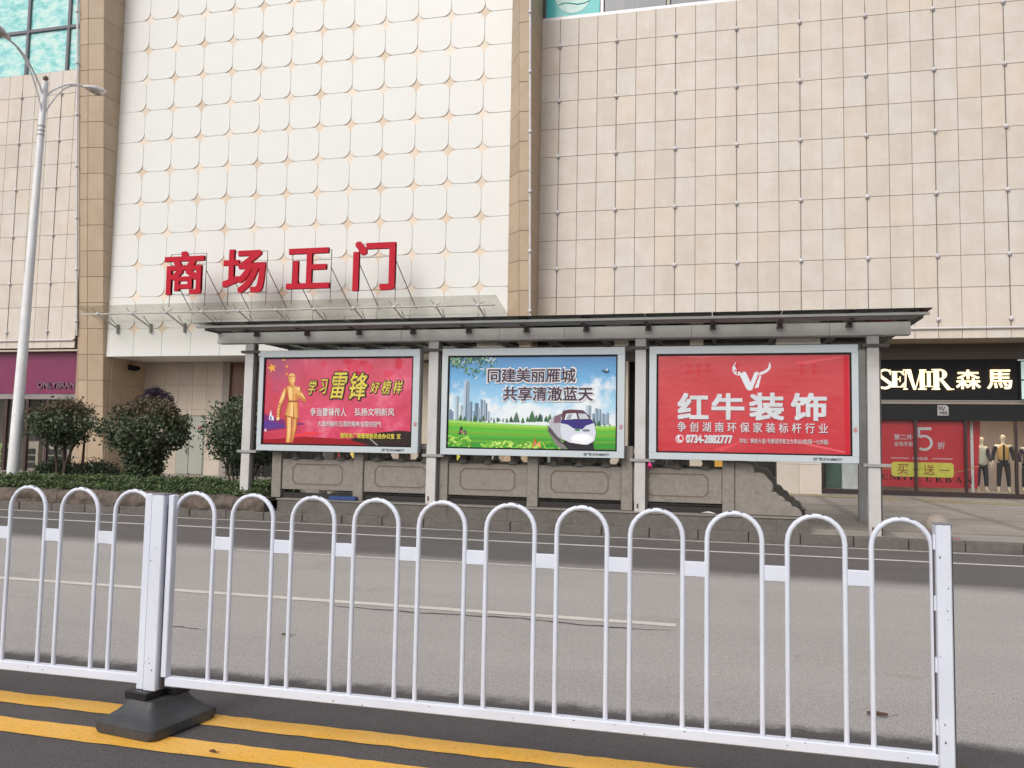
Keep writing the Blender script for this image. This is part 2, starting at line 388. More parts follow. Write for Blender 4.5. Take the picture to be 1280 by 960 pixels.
# right wing
Z0 = 5.19
zs = [4.97, Z0+.893] + [Z0+.893*k for k in range(2, 12)]
xs = [-5.617+.6*k for k in range(0, 26)]
wr = tile_wall('right_facade', xs, zs, D, tile_r, vert_big=[1+3*k for k in range(9)])
lb = tile_wall('lower_facade_band', xs, [4.66, 4.93], D, tile_r)
sph = MB().ball((0, 0, 0), .062, 10, 7).mesh('light_node', mat('pale_light_node', (.70, .69, .74), rough=.35, bstr=0))
cab_m = mat('dark_cable', (.22, .19, .18), rough=.6)
def cables(wall, x_list, z_low, n):
    for x in x_list:
        o = MB().tube([(x, D-.045, z_low-.2), (x, D-.045, z_low+1.786*n+.25)], .0085, 6).build('cable', cab_m, wall)
        for r in range(n+1): inst('light_node', sph, (x, D-.07, z_low+1.786*r), wall)
cables(wr, [-5.017+1.8*k for k in range(8)], Z0, 5)
part(MB().tube([(-5.6, D-.07, 4.945), (9.4, D-.07, 4.945)], .035, 8), 'edge_pipe', pipe_m)
clip = MB().box(-.03, .03, -.12, -.02, -.05, .05)
o = part(MB().box(-5.6, 9.38, D-.01, D+.1, 15.02, 15.12), 'window_sill', pipe_m)
# left wing
zl = [5.02, 5.32+.893] + [5.32+.893*k for k in range(2, 12)]
xl = [-29.32+.6*k for k in range(0, 12)]
wl = tile_wall('left_facade', xl, zl, D, tile_r, vert_big=[3*k for k in range(4)])
tile_wall('lower_facade_band', xl, [4.70, 4.98], D, tile_r)
cables(wl, [-27.52, -25.72, -23.92], 5.32, 5)
part(MB().tube([(-29.3, D-.07, 4.99), (-22.75, D-.07, 4.99)], .035, 8), 'edge_pipe', pipe_m)
# upper windows
poster_t = {}
def teal_poster(name, seed, sc):
    m, N, L, b = new_mat(name); v = coords(N, L, True)
    a = nz(N, L, v, sc, 6, .75, (1, 1, 2.))
    c = ramp(N, L, a, [(.38, (.15, .52, .53)), (.47, (.30, .66, .65)), (.56, (.52, .76, .72)), (.68, (.62, .78, .70))])
    L.new(c, b.inputs['Base Color']); b.inputs['Roughness'].default_value = .12; b.inputs['Specular IOR Level'].default_value = .7
    return m
tp = teal_poster('teal_window_film', 1, 1.8)
mull = mat('grey_mullion', (.16, .155, .18), rough=.5)
wf = part(MB().box(-29.3, -22.9, D+.14, D+.2, 15.1, 19.5), 'upper_window', mull)
for i, (a, c) in enumerate([(-29.3, -27.6), (-27.5, -25.75), (-25.62, -23.9), (-23.77, -22.9)]):
    for z0, z1 in ((15.2, 16.81), (16.93, 18.6), (18.72, 19.5)):
        MB().box(a, c, D+.08, D+.138, z0, z1).build('pane', tp, wf)
for x in (-27.55, -25.685, -23.835): MB().box(x-.055, x+.055, D-.0, D+.139, 15.06, 19.5).build('mullion', mull, wf)
MB().box(-29.3, -22.9, D+.01, D+.139, 16.815, 16.925).build('transom', mull, wf)
dkg = mat('dark_tinted_pane', (.10, .11, .13), (.16, .165, .18), rough=.08, scale=.6, stretch=(6, 1, .5), bstr=0, spec=.9)
tw = mat('teal_sign_film', (.05, .46, .47), (.08, .52, .52), rough=.2, bstr=0)
wf2 = part(MB().box(-5.6, 9.38, D+.14, D+.2, 15.1, 18.5), 'upper_window', mull)
for a, c, m in ((-5.5, -3.78, tw), (-3.62, -1.72, dkg), (-1.56, .35, dkg), (.45, 2.4, dkg), (2.5, 4.4, dkg), (4.5, 6.4, dkg), (6.5, 9.3, dkg)):
    MB().box(a, c, D+.06, D+.138, 15.14, 18.5).build('pane', m, wf2)
for x in (-3.7, -1.64, .4, 2.45, 4.45, 6.45): MB().box(x-.045, x+.045, D, D+.139, 15.13, 18.5).build('mullion', mat('beige_mullion', (.5, .45, .38)) if x > -2 else pipe_m, wf2)
ov = [(-4.62+.62*math.cos(t), 15.95+.72*math.sin(t)) for t in [i*math.pi/12 for i in range(24)]]
MB().prism(ov, D+.05, D+.059).build('printed_oval', mat('pale_film', (.55, .78, .74), rough=.3, bstr=0), wf2)
for k in range(4):
    zz = 15.55+.17*k
    pts = [(-5.1+.2*i, D+.045, zz+.05*math.sin(i*1.4+k)) for i in range(6)]
    MB().tube(pts, .018, 5).build('printed_wave', tw, wf2)
# upper storey above windows so that nothing is open
part(MB().box(-29.32, -22.7, D, D+.3, 19.5, 24), 'top_wall', tile_e); part(MB().box(-5.7, 9.4, D, D+.3, 18.5, 24), 'top_wall', tile_e)
part(MB().box(-29.3, 9.4, D+.31, D+12, 4.8, 24), 'building_core', tile_e)

# white panelled centre
YW = 24.35
cx0, cdx, cz0, cdz = -19.655, 1.123, 5.245, 1.10
core = part(MB().box(-20.74, -5.7, YW+.035, D, 4.285, 20), 'white_centre', mat('panel_shadow_gap', (.55, .52, .47), rough=.8))
def rounded(wd, ht, r, corners, g=.003, n=6):
    x, z = wd/2-g, ht/2-g; pts = []
    for k, (sx, sz) in enumerate(((-1, -1), (1, -1), (1, 1), (-1, 1))):
        if corners[k]:
            ccx, ccz = sx*(x-r), sz*(z-r); a0 = math.pi + k*math.pi/2
            for i in range(n+1):
                t = a0 + i/n*math.pi/2; pts.append((ccx+r*math.cos(t), ccz+r*math.sin(t)))
        else: pts.append((sx*x, sz*z))
    return pts
RR = .285
pan = {}
def panel(xa, xb, za, zb, cr):
    k = (round(xb-xa, 3), round(zb-za, 3), cr)
    if k not in pan: pan[k] = MB().prism(rounded(xb-xa, zb-za, RR, cr), -.04, 0, .008).mesh('white_panel', cream)
    inst('white_panel', pan[k], ((xa+xb)/2, YW+.034-random.uniform(0, .004), (za+zb)/2), core)
pcols = [-20.74] + [cx0+cdx*k for k in range(13)] + [-5.7]
prows = [cz0+cdz*k for k in range(13)]
for i in range(len(pcols)-1):
    L_, R_ = i > 0, i < len(pcols)-2
    panel(pcols[i], pcols[i+1], 4.285, prows[0], (False, False, R_, L_))
    for j in range(len(prows)-1):
        panel(pcols[i], pcols[i+1], prows[j], prows[j+1], (L_, R_, R_, L_))
sp = []
for k in range(4):
    a = k*math.pi/2; tip = .27
    ca, sa = math.cos(a), math.sin(a)
    for q in ((tip, 0), (tip*.52, tip*.18), (tip*.36, tip*.36), (tip*.18, tip*.52)):
        sp.append((q[0]*ca-q[1]*sa, q[0]*sa+q[1]*ca))
star_me = MB().prism(sp, -.014, 0).mesh('stone_star', goldst)
for i in range(13):
    for j in range(13):
        inst('stone_star', star_me, (cx0+cdx*i, YW+.0345, cz0+cdz*j), core)
part(MB().box(-20.74, -5.7, YW+.036, D, 4.28, 4.284), 'white_soffit', cream)

# leaning tiled pilasters
def pilaster(poly, zlo, zhi, lean, name, zbase=5.25):
    """poly: plan points with flags; a point flagged True leans outward with height"""
    root = None; rows = []
    z = zbase
    while z > zlo: z -= .893
    zz = [zlo] + [z+.893*k for k in range(1, 30) if zlo+.1 < z+.893*k < zhi] + [zhi]
    def P(pt, z, ins=0): return Vector((pt[0], pt[1] - (lean*z if pt[2] else 0), z))
    b = MB(); n = len(poly)
    v = [P(p, zlo)+Vector((0, .012, 0)) for p in poly]+[P(p, zhi)+Vector((0, .012, 0)) for p in poly]
    for a, c in zip(zz[:-1], zz[1:]):
        vv = [P(p, a)+Vector((0, .014, 0)) for p in poly]+[P(p, c)+Vector((0, .014, 0)) for p in poly]
        b.add(vv, [(i, i+1, n+i+1, n+i) for i in range(n-1)])
    b.add([v[0], v[n], v[2*n-1], v[n-1]], [(0, 1, 2, 3)])
    root = part(b, name, joint)
    for i in range(n-1):
        for a, c in zip(zz[:-1], zz[1:]):
            q = [P(poly[i], a), P(poly[i+1], a), P(poly[i+1], c), P(poly[i], c)]
            nn = (q[1]-q[0]).cross(q[3]-q[0]).normalized()
            ctr = sum(q, Vector())/4
            e1 = (q[1]-q[0]).normalized(); e3 = (q[3]-q[0]).normalized()
            g = .009
            q = [q[0]+e1*g+e3*g, q[1]-e1*g+e3*g, q[2]-e1*g-e3*g, q[3]+e1*g-e3*g]
            q = [p-ctr for p in q]
            t = MB(); t.add([p+nn*.004 for p in q]+[p-nn*.03 for p in q], [(0, 1, 2, 3), (7, 6, 5, 4), (0, 4, 5, 1), (1, 5, 6, 2), (2, 6, 7, 3), (3, 7, 4, 0)])
            o = t.build('stone_tile', tile_p, root); o.location = ctr
    return root
LN = .072; Y0p = 24.46
pl = pilaster([(-22.6, D, 0), (-21.70, Y0p, 1), (-21.33, Y0p, 1), (-20.76, Y0p+.09, 1), (-20.72, YW+.2, 0), (-20.70, D, 0)], .0+.15, 20, LN, 'left_pilaster')
pr = pilaster([(-6.75, D, 0), (-6.42, YW+.02, 0), (-5.95, Y0p, 1), (-5.595, Y0p, 1), (-5.6, D, 0)], .15, 20, LN, 'right_pilaster')
def leanpipe(x, dx, par):
    pts = [(x, Y0p-LN*z-dx, z) for z in (5.0, 20)]
    MB().tube(pts, .035, 8).build('edge_pipe', pipe_m, par)
leanpipe(-21.72, .06, pl); leanpipe(-5.60, .06, pr)
for x, par in ((-21.72, pl), (-5.6, pr)):
    for k in range(9):
        z = 5.5+1.786*k; inst('light_node', sph, (x, Y0p-LN*z-.08, z), par)

# entrance recess
YB = 26.36
dep = [YW+.25+i*(YB-YW-.25)/3 for i in range(4)]
b = MB().box(-20.82, -20.712, dep[0], YB, .15, 4.28); sw = part(b, 'entrance_side_wall', joint)
for i in range(3):
    for a, c in ((.15, .68), (.68, 1.57), (1.57, 2.47), (2.47, 3.36), (3.36, 4.28)):
        MB().box(-20.712, -20.69, dep[i]+.007, dep[i+1]-.007, a+.007, c-.007).build('stone_tile', tile_p, sw)
xe = [-20.69, -20.40, -19.82, -19.24, -18.66, -18.08, -17.38]
eb = part(MB().box(-20.7, -17.38, YB+.02, YB+.2, .15, 4.28), 'entrance_back_wall', joint)
for i in range(6):
    for a, c in ((.2, .78), (.78, 1.68), (1.68, 2.35), (2.35, 2.56), (2.56, 3.44), (3.44, 4.28)):
        if c < 2.36 and xe[i] > -19.5 and xe[i+1] < -18.0: continue
        MB().box(xe[i]+.005, xe[i+1]-.005, YB-.01, YB+.02, a+.005, c-.005).build('stone_tile', tile_e, eb)
part(MB().box(-20.69, -17.4, YB-.14, YB-.012, .15, .22), 'doorstep', granite)
dm = mat('grey_green_door_paint', (.36, .37, .32), (.33, .34, .29), rough=.5, scale=2)
db = part(MB().box(-19.26, -18.09, YB-.005, YB+.018, .22, 2.34), 'service_door_frame', mat('door_frame_grey', (.30, .31, .29)))
MB().box(-19.22, -18.71, YB-.03, YB-.006, .24, 2.30, .006).build('door_leaf', dm, db)
MB().box(-18.69, -18.13, YB-.03, YB-.006, .24, 2.30, .006).build('door_leaf', dm, db)
MB().tube([(-18.74, YB-.05, 1.18), (-18.78, YB-.09, 1.1), (-18.76, YB-.06, .98)], .02, 6).build('handle', steel_d, db)
MB().tube([(-18.62, YB-.05, 1.25), (-18.50, YB-.09, 1.22)], .02, 6).build('handle', steel_d, db)
MB().box(-18.32, -18.20, YB-.036, YB-.031, 1.86, 1.98).build('sticker', mat('red_sticker', (.6, .08, .12)), db)
part(MB().box(-17.38, -17.1, YB-.12, YB+.1, .15, 4.28), 'entrance_column', mat('mauve_grey_stone', (.30, .26, .235), rough=.5))
rp = part(MB().box(-17.1, -12.2, YB-.02, YB+.1, 3.04, 4.26), 'red_brown_panel', mat('dark_red_brown_panel', (.085, .028, .018), (.16, .055, .02), rough=.3, scale=1.5, stretch=(4, 1, .6)))
part(MB().box(-17.1, -5.7, YB-.06, YB+.06, 2.84, 3.03), 'door_header', black_m)
part(MB().box(-12.2, -5.7, YB-.02, YB+.1, 3.04, 4.26), 'entrance_header', tile_e)
part(MB().box(-20.69, -5.7, YW+.05, YB+.2, 4.286, 4.36), 'entrance_ceiling', cream)
gw = part(MB().box(-17.08, -5.7, YB+.9, YB+1.0, .15, 4.2), 'entrance_hall', dark_m)
for k in range(9):
    x = -17.0+1.25*k; MB().box(x, x+.06, YB-.05, YB+.02, .16, 2.83).build('door_post', steel_d, gw)
    MB().box(x+.065, x+1.245, YB-.02, YB-.01, .2, 2.83).build('pane', gl_dark, gw)
# ground floor between the entrance and the clothes shop: cream piers, dark openings
gf = part(MB().box(-5.6, 2.8, 27.4, 27.5, .15, 4.66), 'ground_floor_interior', dark_m)
for a, c in ((-10.2, -9.4), (-7.9, -6.6), (-3.6, -2.9), (-1.0, -.6)):
    part(MB().box(a, c, 26.2, 26.6, .15, 4.2), 'cream_pier', tile_e)
pier = part(MB().box(1.55, 2.82, 26.25, 26.7, .15, 4.66), 'stone_pier', joint)
for i in range(2):
    for j in range(5): MB().box(1.55+.635*i+.005, 1.55+.635*(i+1)-.005, 26.22, 26.25, .2+.89*j+.005, .2+.89*(j+1)-.005 if j < 4 else 4.65).build('stone_tile', tile_r, pier)
part(MB().box(-5.6, 9.4, D+.12, 30, 4.661, 4.80), 'shop_soffit', mat('brown_soffit', (.30, .26, .22)))
part(MB().box(-5.6, 9.4, 26.30, 26.40, 4.2, 4.659), 'fascia', mat('brown_fascia', (.105, .085, .075)))
# coloured notices on the doors seen over the balustrade
for i, (x, y, wd, h, c) in enumerate([(-12.6, 25.9, .35, .5, (.6, .04, .05)), (-12.1, 25.9, .25, .4, (.7, .55, .12)), (-10.5, 25.9, .5, .4, (.45, .36, .30)), (-9.3, 25.9, .35, .45, (.55, .45, .06)), (-8.3, 25.9, .2, .5, (.6, .6, .08)), (-2.1, 25.9, .9, .4, (.02, .025, .07)), (.3, 25.9, 1.1, .35, (.65, .35, .05))]):
    o = MB().box(x-wd/2, x+wd/2, y, y+.03, .75, 1.1+h).build('notice_board', mat('notice_colour_%d' % i, c, rough=.5))
    MB().tube([(x, y+.02, .2), (x, y+.02, .76)], .02, 6).build('stand_leg', steel_d, o)
    tag(o, ['red notice board low by the mall doors', 'small yellow ochre notice board beside the red one', 'pinkish brown notice board by the mall doors', 'olive notice board by the mall doors', 'narrow yellow notice board by the mall doors', 'dark navy notice board behind the second billboard', 'orange notice board behind the third billboard'][i], 'notice board', 'notice boards outside the mall doors')

# glass canopy over the mall entrance
can = thing('glass_canopy', 'long glass canopy on steel brackets under the red mall sign', 'canopy', (0, YW, 5.7))
YF = 23.0
def cp(mb, name, m, parent=None):
    o = mb.build(name, m, parent or can); o.location = (0, -YW, -5.7) if parent is None else (0, 0, 0); return o
xn = [-20.28+1.327*k for k in range(11)]
xg = [-20.95] + [(xn[i]+xn[i+1])/2 for i in range(10)] + [-6.38]
for a, c in zip(xg[:-1], xg[1:]): cp(MB().add([(x, y, z+dz) for dz in (0, .014) for x, y, z in ((a+.006, YF, 5.825), (c-.006, YF, 5.825), (c-.006, YW-.012, 5.50), (a+.006, YW-.012, 5.50))], [(0, 1, 2, 3), (4, 5, 6, 7), (0, 1, 5, 4), (1, 2, 6, 5), (2, 3, 7, 6), (3, 0, 4, 7)]), 'glass_panel', gl_can)
cp(MB().tube([(-20.9, 23.3, 5.60), (-6.5, 23.3, 5.60)], .03, 8), 'front_tube', steel_l)
for x in xn:
    a = cp(MB().tube([(x, 23.3, 5.60), (x, YW, 5.24)], [.022, .03], 7), 'bracket_arm', steel_l)
    MB().ball((x, 23.3, 5.60), .065, 10, 7).build('knob', pipe_m, a)
    MB().tube([(x, 23.3, 5.60), (x-.12, 23.18, 5.78)], .012, 5).tube([(x, 23.3, 5.60), (x+.12, 23.42, 5.72)], .012, 5).build('spider_rod', steel_m, a)
    MB().box(x-.03, x+.03, YW-.1, YW-.01, 5.08, 5.40).build('wall_plate', steel_m, a)
    MB().tube([(x, YW-.06, 5.3), (x, 23.9, 5.60)], .012, 5).build('stay', steel_m, a)

# red mall sign
sgn = thing('mall_sign', 'big red characters on wire supports above the glass canopy', 'sign', (0, 23.1, 5.84))
boxes = [('商', -17.63, -16.16, 6.14, 7.56), ('场', -15.48, -13.96, 6.13, 7.55), ('正', -13.22, -11.74, 6.20, 7.49), ('门', -10.97, -9.59, 6.09, 7.62)]
for ch, x0, x1, z0, z1 in boxes:
    l = text_mesh(ch, 'letter', red_sign, x0+.04, x1-.04, z0+.04, z1-.04, 23.1, .10, 0, parent=sgn, fat=.026); l.location = (0, -23.1, -5.84)
    b = MB()
    for x in (x0+.1, x1-.05): b.tube([(x, 23.3, 5.77), (x, 23.3, z1-.05)], .012, 5)
    for z in (z0+.05, z1-.05, (z0+z1)/2+.3): b.tube([(x0+.1, 23.3, z), (x1-.05, 23.3, z)], .009, 5)
    b.tube([(x1-.05, 23.3, z1-.6), (x1+.42, 23.9, 5.62)], .014, 5).tube([(x0+.1, 23.3, z1-.6), (x0+.58, 23.9, 5.62)], .014, 5)
    o = b.build('support_frame', steel_d, l)

# ------------------------------------------------------------------ left shop front
YL = 25.4
mag = mat('magenta_board', (.20, .022, .085), (.17, .018, .07), rough=.35, scale=2, bstr=.02)
sb = thing('magenta_shop_sign', 'magenta sign board with small grey letters over the left shop', 'sign', (-26, YL, 3.06))
o = MB().box(-3.3, 3.28, 0, .12, 0, 1.52).build('board', mag, sb)
lt = text_mesh('ONLYBRAND', 'lettering', mat('grey_letters', (.22, .13, .17), rough=.4), -24.50, -22.62, 3.27, 3.48, YL-.06, .05, .02, parent=sb); lt.location = (26, -YL, -3.06)
ls = thing('left_shop_front', 'dark brown framed shop front under the magenta sign', 'shop front', (-26, YL, .15))
def lsp(mb, name, m): o = mb.build(name, m, ls); o.location = (26, -YL, -.15); return o
lsp(MB().box(-29.3, -22.7, YL+.02, YL+.2, 2.86, 3.055), 'grey_header', mat('grey_blind', (.16, .15, .15), (.30, .26, .25), scale=2))
lsp(MB().box(-29.3, -22.7, YL+2.2, YL+2.3, .15, 4.6), 'back_wall', mat('dim_shop_wall', (.16, .125, .11), (.05, .04, .04), scale=1.0, stretch=(3, 1, .7), rough=.7))
brn = mat('brown_door_frame', (.06, .03, .028), rough=.4)
for x in (-27.9, -26.9, -25.95, -25.0, -24.1, -23.3): lsp(MB().box(x-.06, x+.06, YL+.05, YL+.17, .15, 2.855), 'door_post', brn)
for a, c in zip((-27.84, -26.84, -25.89, -24.94, -24.04), (-26.96, -26.01, -25.06, -24.16, -23.36)): lsp(MB().box(a, c, YL+.1, YL+.11, .2, 2.855), 'pane', gl_shop)
for x, z, c in ((-26.6, 1.2, (.3, .4, .12)), (-25.5, 1.3, (.5, .4, .33)), (-24.6, 1.15, (.6, .5, .42)), (-24.1, 1.7, (.45, .40, .36)), (-23.2, 1.0, (.62, .5, .42))):
    o = lsp(MB().box(x-.38, x+.3, YL+.9, YL+1.2, .15, z), 'display_cabinet', mat('cabinet_%d' % int(-x*10), c, rough=.5))
    for k in range(3): MB().box(x-.28, x+.18, YL+.86, YL+.899, .3+.26*k, .5+.26*k).build('shelf_opening', dark_m, o)
lsp(MB().box(-29.3, -22.6, YL-.28, YL+2, 4.60, 4.66), 'soffit', tile_e)

# ------------------------------------------------------------------ clothes shop on the right
YS = 26.3
sf = thing('clothes_shop_front', 'black clothes shop front with lit display windows at the right', 'shop front', (5.8, YS, .15))
def sp_(mb, name, m, par=None, fix=True):
    o = mb.build(name, m, par or sf, fix=fix); o.location = (-5.8, -YS, -.15) if par is None else (0, 0, 0); return o
sp_(MB().box(2.82, 9.4, YS+.0, YS+.12, 2.915, 3.01), 'beige_trim', mat('beige_trim', (.30, .25, .21)))
fb = sp_(MB().box(2.82, 9.4, YS+.02, YS+.14, 2.44, 2.913), 'fascia', mat('dark_fascia', (.016, .018, .019), rough=.5, spec=.2))
frm = mat('brown_black_frame', (.035, .02, .02), rough=.4)
sp_(MB().box(2.82, 9.4, YS, YS+.12, .25, .39), 'bottom_frame', frm)
sp_(MB().box(2.82, 9.4, YS-.03, YS+.2, .15, .248), 'plinth', granite)
for x in (2.86, 4.11, 5.41, 6.73, 8.02, 9.32): sp_(MB().box(x-.035, x+.035, YS+.01, YS+.11, .392, 2.438), 'mullion', frm)
xm = (2.86, 4.11, 5.41, 6.73, 8.02, 9.32)
for a, c in zip(xm[:-1], xm[1:]): sp_(MB().box(a+.036, c-.036, YS+.05, YS+.056, .392, 2.438), 'pane', gl_shop)
sp_(MB().box(2.82, 9.4, YS+.13, YS+2.4, .30, .385), 'display_floor', mat('display_floor', (.5, .42, .38), rough=.3))
sp_(MB().box(2.82, 9.4, YS+2.41, YS+2.5, .30, 3.0), 'display_back', mat('display_wall', (.60, .50, .42), (.48, .42, .46), rough=.6, scale=1.2, stretch=(3, 1, .4)))
sp_(MB().box(9.3, 9.4, YS+.13, YS+2.4, .39, 2.9), 'side_wall', mat('display_side', (.4, .33, .3)))
sp_(MB().box(2.75, 2.82, YS+.13, YS+2.4, .30, 3), 'side_wall', dark_m)
sp_(MB().box(2.82, 9.4, YS+.15, YS+2.4, 2.60, 2.7), 'display_ceiling', mat('display_ceiling', (.5, .45, .4)))
lampm = mat('lit_ceiling_lamp', (1, .82, .6), (1, .8, .58), emis=30, bstr=0)
for x in (6.9, 7.7, 8.6): sp_(MB().box(x-.22, x+.22, YS+.5, YS+.7, 2.57, 2.598), 'ceiling_lamp', lampm)
# hanging cloth panel at the left window
for x0, x1, c, nm in ((3.0, 3.75, (.05, .09, .075), 'dark_backdrop'), (3.45, 4.05, (.38, .38, .40), 'grey_display_block')):
    sp_(MB().box(x0, x1, YS+.6 if nm[0] == 'd' else YS+.4, YS+.75, .39, 2.5 if nm[0] == 'd' else 1.3), nm, mat(nm, c, tuple(k*1.6 for k in c), scale=4))
# logo tag on fascia
lg = sp_(MB().prism([(6.0, 2.58), (6.29, 2.58), (6.29, 2.82), (6.23, 2.88), (6.0, 2.88)], YS-.005, YS+.019), 'logo_plate', mat('grey_plate', (.42, .40, .40), bstr=0))
for s, a, c, z0, z1 in (('SE', 6.02, 6.14, 2.75, 2.84), ('/', 6.14, 6.2, 2.72, 2.84), ('MIR', 6.05, 6.26, 2.61, 2.70)):
    text_mesh(s, 'lettering', black_m, a, c, z0, z1, YS-.009, .003, .03, parent=lg)
# serif letters for the lit sign
def serif(ch, x0, x1, z0, z1, b, y0, y1, bold=.30):
    W, H = x1-x0, z1-z0
    def P(pts, closed=True): b.prism([(x0+u*W, z0+v*H) for u, v in pts], y0, y1)
    def arc(cx, cz, rx, rz, a0, a1, t0, t1=None, n=10):
        t1 = t1 if t1 is not None else t0
        for i in range(n):
            q = []
            for k in (i, i+1):
                s = k/n; a = R(a0+(a1-a0)*s); t = t0+(t1-t0)*math.sin(math.pi*s)
                q.append((a, t))
            (a, ta), (c, tc) = q
            pts = [(cx+rx*math.cos(a), cz+rz*math.sin(a)), (cx+rx*math.cos(c), cz+rz*math.sin(c)), (cx+(rx-tc)*math.cos(c), cz+(rz-.06-tc*.25)*math.sin(c)), (cx+(rx-ta)*math.cos(a), cz+(rz-.06-ta*.25)*math.sin(a))]
            P(pts)
    sr = .055
    if ch == 'I':
        P([(.5-bold/2, sr), (.5+bold/2, sr), (.5+bold/2, 1-sr), (.5-bold/2, 1-sr)]); P([(.1, 0), (.9, 0), (.9, sr), (.1, sr)]); P([(.1, 1-sr), (.9, 1-sr), (.9, 1), (.1, 1)])
    elif ch == 'E':
        P([(.12, sr), (.12+bold, sr), (.12+bold, 1-sr), (.12, 1-sr)]); P([(0, 0), (.95, 0), (.95, sr), (0, sr)]); P([(0, 1-sr), (.93, 1-sr), (.93, 1), (0, 1)])
        P([(.12+bold, .47), (.7, .47), (.7, .54), (.12+bold, .54)]); P([(.64, .34), (.7, .34), (.7, .47), (.66, .47)]); P([(.66, .54), (.7, .54), (.7, .67), (.64, .67)])
        P([(.88, sr), (1, .3), (.95, .3), (.7, sr)]); P([(.7, 1-sr), (.93, .74), (.97, .74), (.93, 1-sr)])
    elif ch == 'M':
        P([(.06, sr), (.12, sr), (.15, 1-sr), (.09, 1-sr)]); P([(0, 0), (.2, 0), (.2, sr), (0, sr)]); P([(0, 1-sr), (.28, 1-sr), (.28, 1), (0, 1)])
        P([(.15, .95), (.44, 0), (.54, 0), (.34, 1), (.15, 1)]); P([(.50, 0), (.54, 0), (.80, .95), (.74, .95)])
        P([(.72, sr), (.92, sr), (.92, 1-sr), (.72, 1-sr)]); P([(.64, 0), (1, 0), (1, sr), (.64, sr)]); P([(.70, 1-sr), (1, 1-sr), (1, 1), (.70, 1)])
    elif ch in 'RBPD':
        P([(.1, sr), (.1+bold*.8, sr), (.1+bold*.8, 1-sr), (.1, 1-sr)]); P([(0, 0), (.42, 0), (.42, sr), (0, sr)]); P([(0, 1-sr), (.45, 1-sr), (.45, 1), (0, 1)])
        arc(.42, .74, .36, .26, 90, -90, .05, .24)
        P([(.3, .48), (.44, .48), (.44, .54), (.3, .54)])
        if ch == 'R': P([(.38, .5), (.56, .5), (1.02, 0), (.78, 0)]); P([(.78, 0), (1.12, 0), (1.12, .05), (.8, .05)])
        else: arc(.45, .26, .42, .26, 90, -90, .05, .26); P([(.3, 0), (.48, 0), (.48, .06), (.3, .06)])
    elif ch == 'S':
        arc(.48, .74, .42, .26, 40, 200, .04, .2); arc(.5, .27, .46, .27, 10, -150, .05, .24)
        P([(.06, .80), (.08, .62), (.88, .17), (.94, .33), (.3, .68), (.27, .78)]); P([(.72, .95), (.84, .70), (.88, .70), (.86, .97)]); P([(.04, .02), (.08, .02), (.14, .12), (.1, .32), (.05, .32)])
    elif ch == 'U':
        P([(.1, .28), (.34, .28), (.34, 1-sr), (.1, 1-sr)]); P([(0, 1-sr), (.44, 1-sr), (.44, 1), (0, 1)]); P([(.72, .28), (.78, .28), (.78, 1-sr), (.72, 1-sr)]); P([(.62, 1-sr), (.9, 1-sr), (.9, 1), (.62, 1)])
        arc(.44, .28, .34, .28, 180, 360, .2, .1)
    elif ch == 'A':
        P([(.08, 0), (.14, 0), (.5, .95), (.45, 1)]); P([(.40, 1), (.54, 1), (.92, 0), (.66, 0)]); P([(.25, .3), (.7, .3), (.68, .36), (.27, .36)]); P([(0, 0), (.26, 0), (.26, sr), (0, sr)]); P([(.56, -.001), (1, -.001), (1, sr), (.56, sr)])
    elif ch == 'N':
        P([(.1, sr), (.15, sr), (.15, 1-sr), (.1, 1-sr)]); P([(0, 0), (.28, 0), (.28, sr), (0, sr)]); P([(0, 1), (.3, 1), (.92, 0), (.72, 0)]); P([(.84, 0), (.9, 0), (.9, 1-sr), (.84, 1-sr)]); P([(.7, 1-sr), (1, 1-sr), (1, 1), (.7, 1)])
sg = thing('lit_shop_sign', 'black shop sign board with glowing cream characters', 'sign', (5.5, YS-.06, 3.6))
MB().box(-2.66, 2.58, 0, .15, -.57, .60).build('board', black_m, sg)
Yl = -.05
for ch, a, c, z0, z1 in (('S', 4.38, 4.80, 3.33, 3.93), ('E', 4.74, 5.12, 3.39, 3.86), ('M', 5.08, 5.70, 3.32, 3.91), ('I', 5.63, 5.90, 3.40, 3.85), ('R', 5.84, 6.36, 3.32, 3.92)):
    b = MB(); serif(ch, a-5.5, c-5.5, z0-3.6, z1-3.6, b, Yl-(.012 if ch in 'EI' else 0), -.002, .34); b.build('letter', glow_w, sg)
for ch, a, c in (('森', 6.47, 7.13), ('馬', 7.27, 7.93)):
    text_mesh(ch, 'letter', glow_w, a-5.48, c-5.52, -.25, .29, Yl, .045, 0, parent=sg, fat=.014)
lbx = thing('pale_light_box', 'pale turquoise light box at the right end of the black sign', 'light box', (8.65, YS-.1, 3.6))
MB().box(-.56, .56, .0, .2, -.57, .55).build('casing', black_m, lbx)
for z0, z1 in ((-.54, -.02), (.02, .52)): MB().box(-.5, .53, -.01, -.001, z0, z1).build('light_panel', mat('pale_turquoise_panel', (.55, .72, .72), emis=.25, bstr=0), lbx)

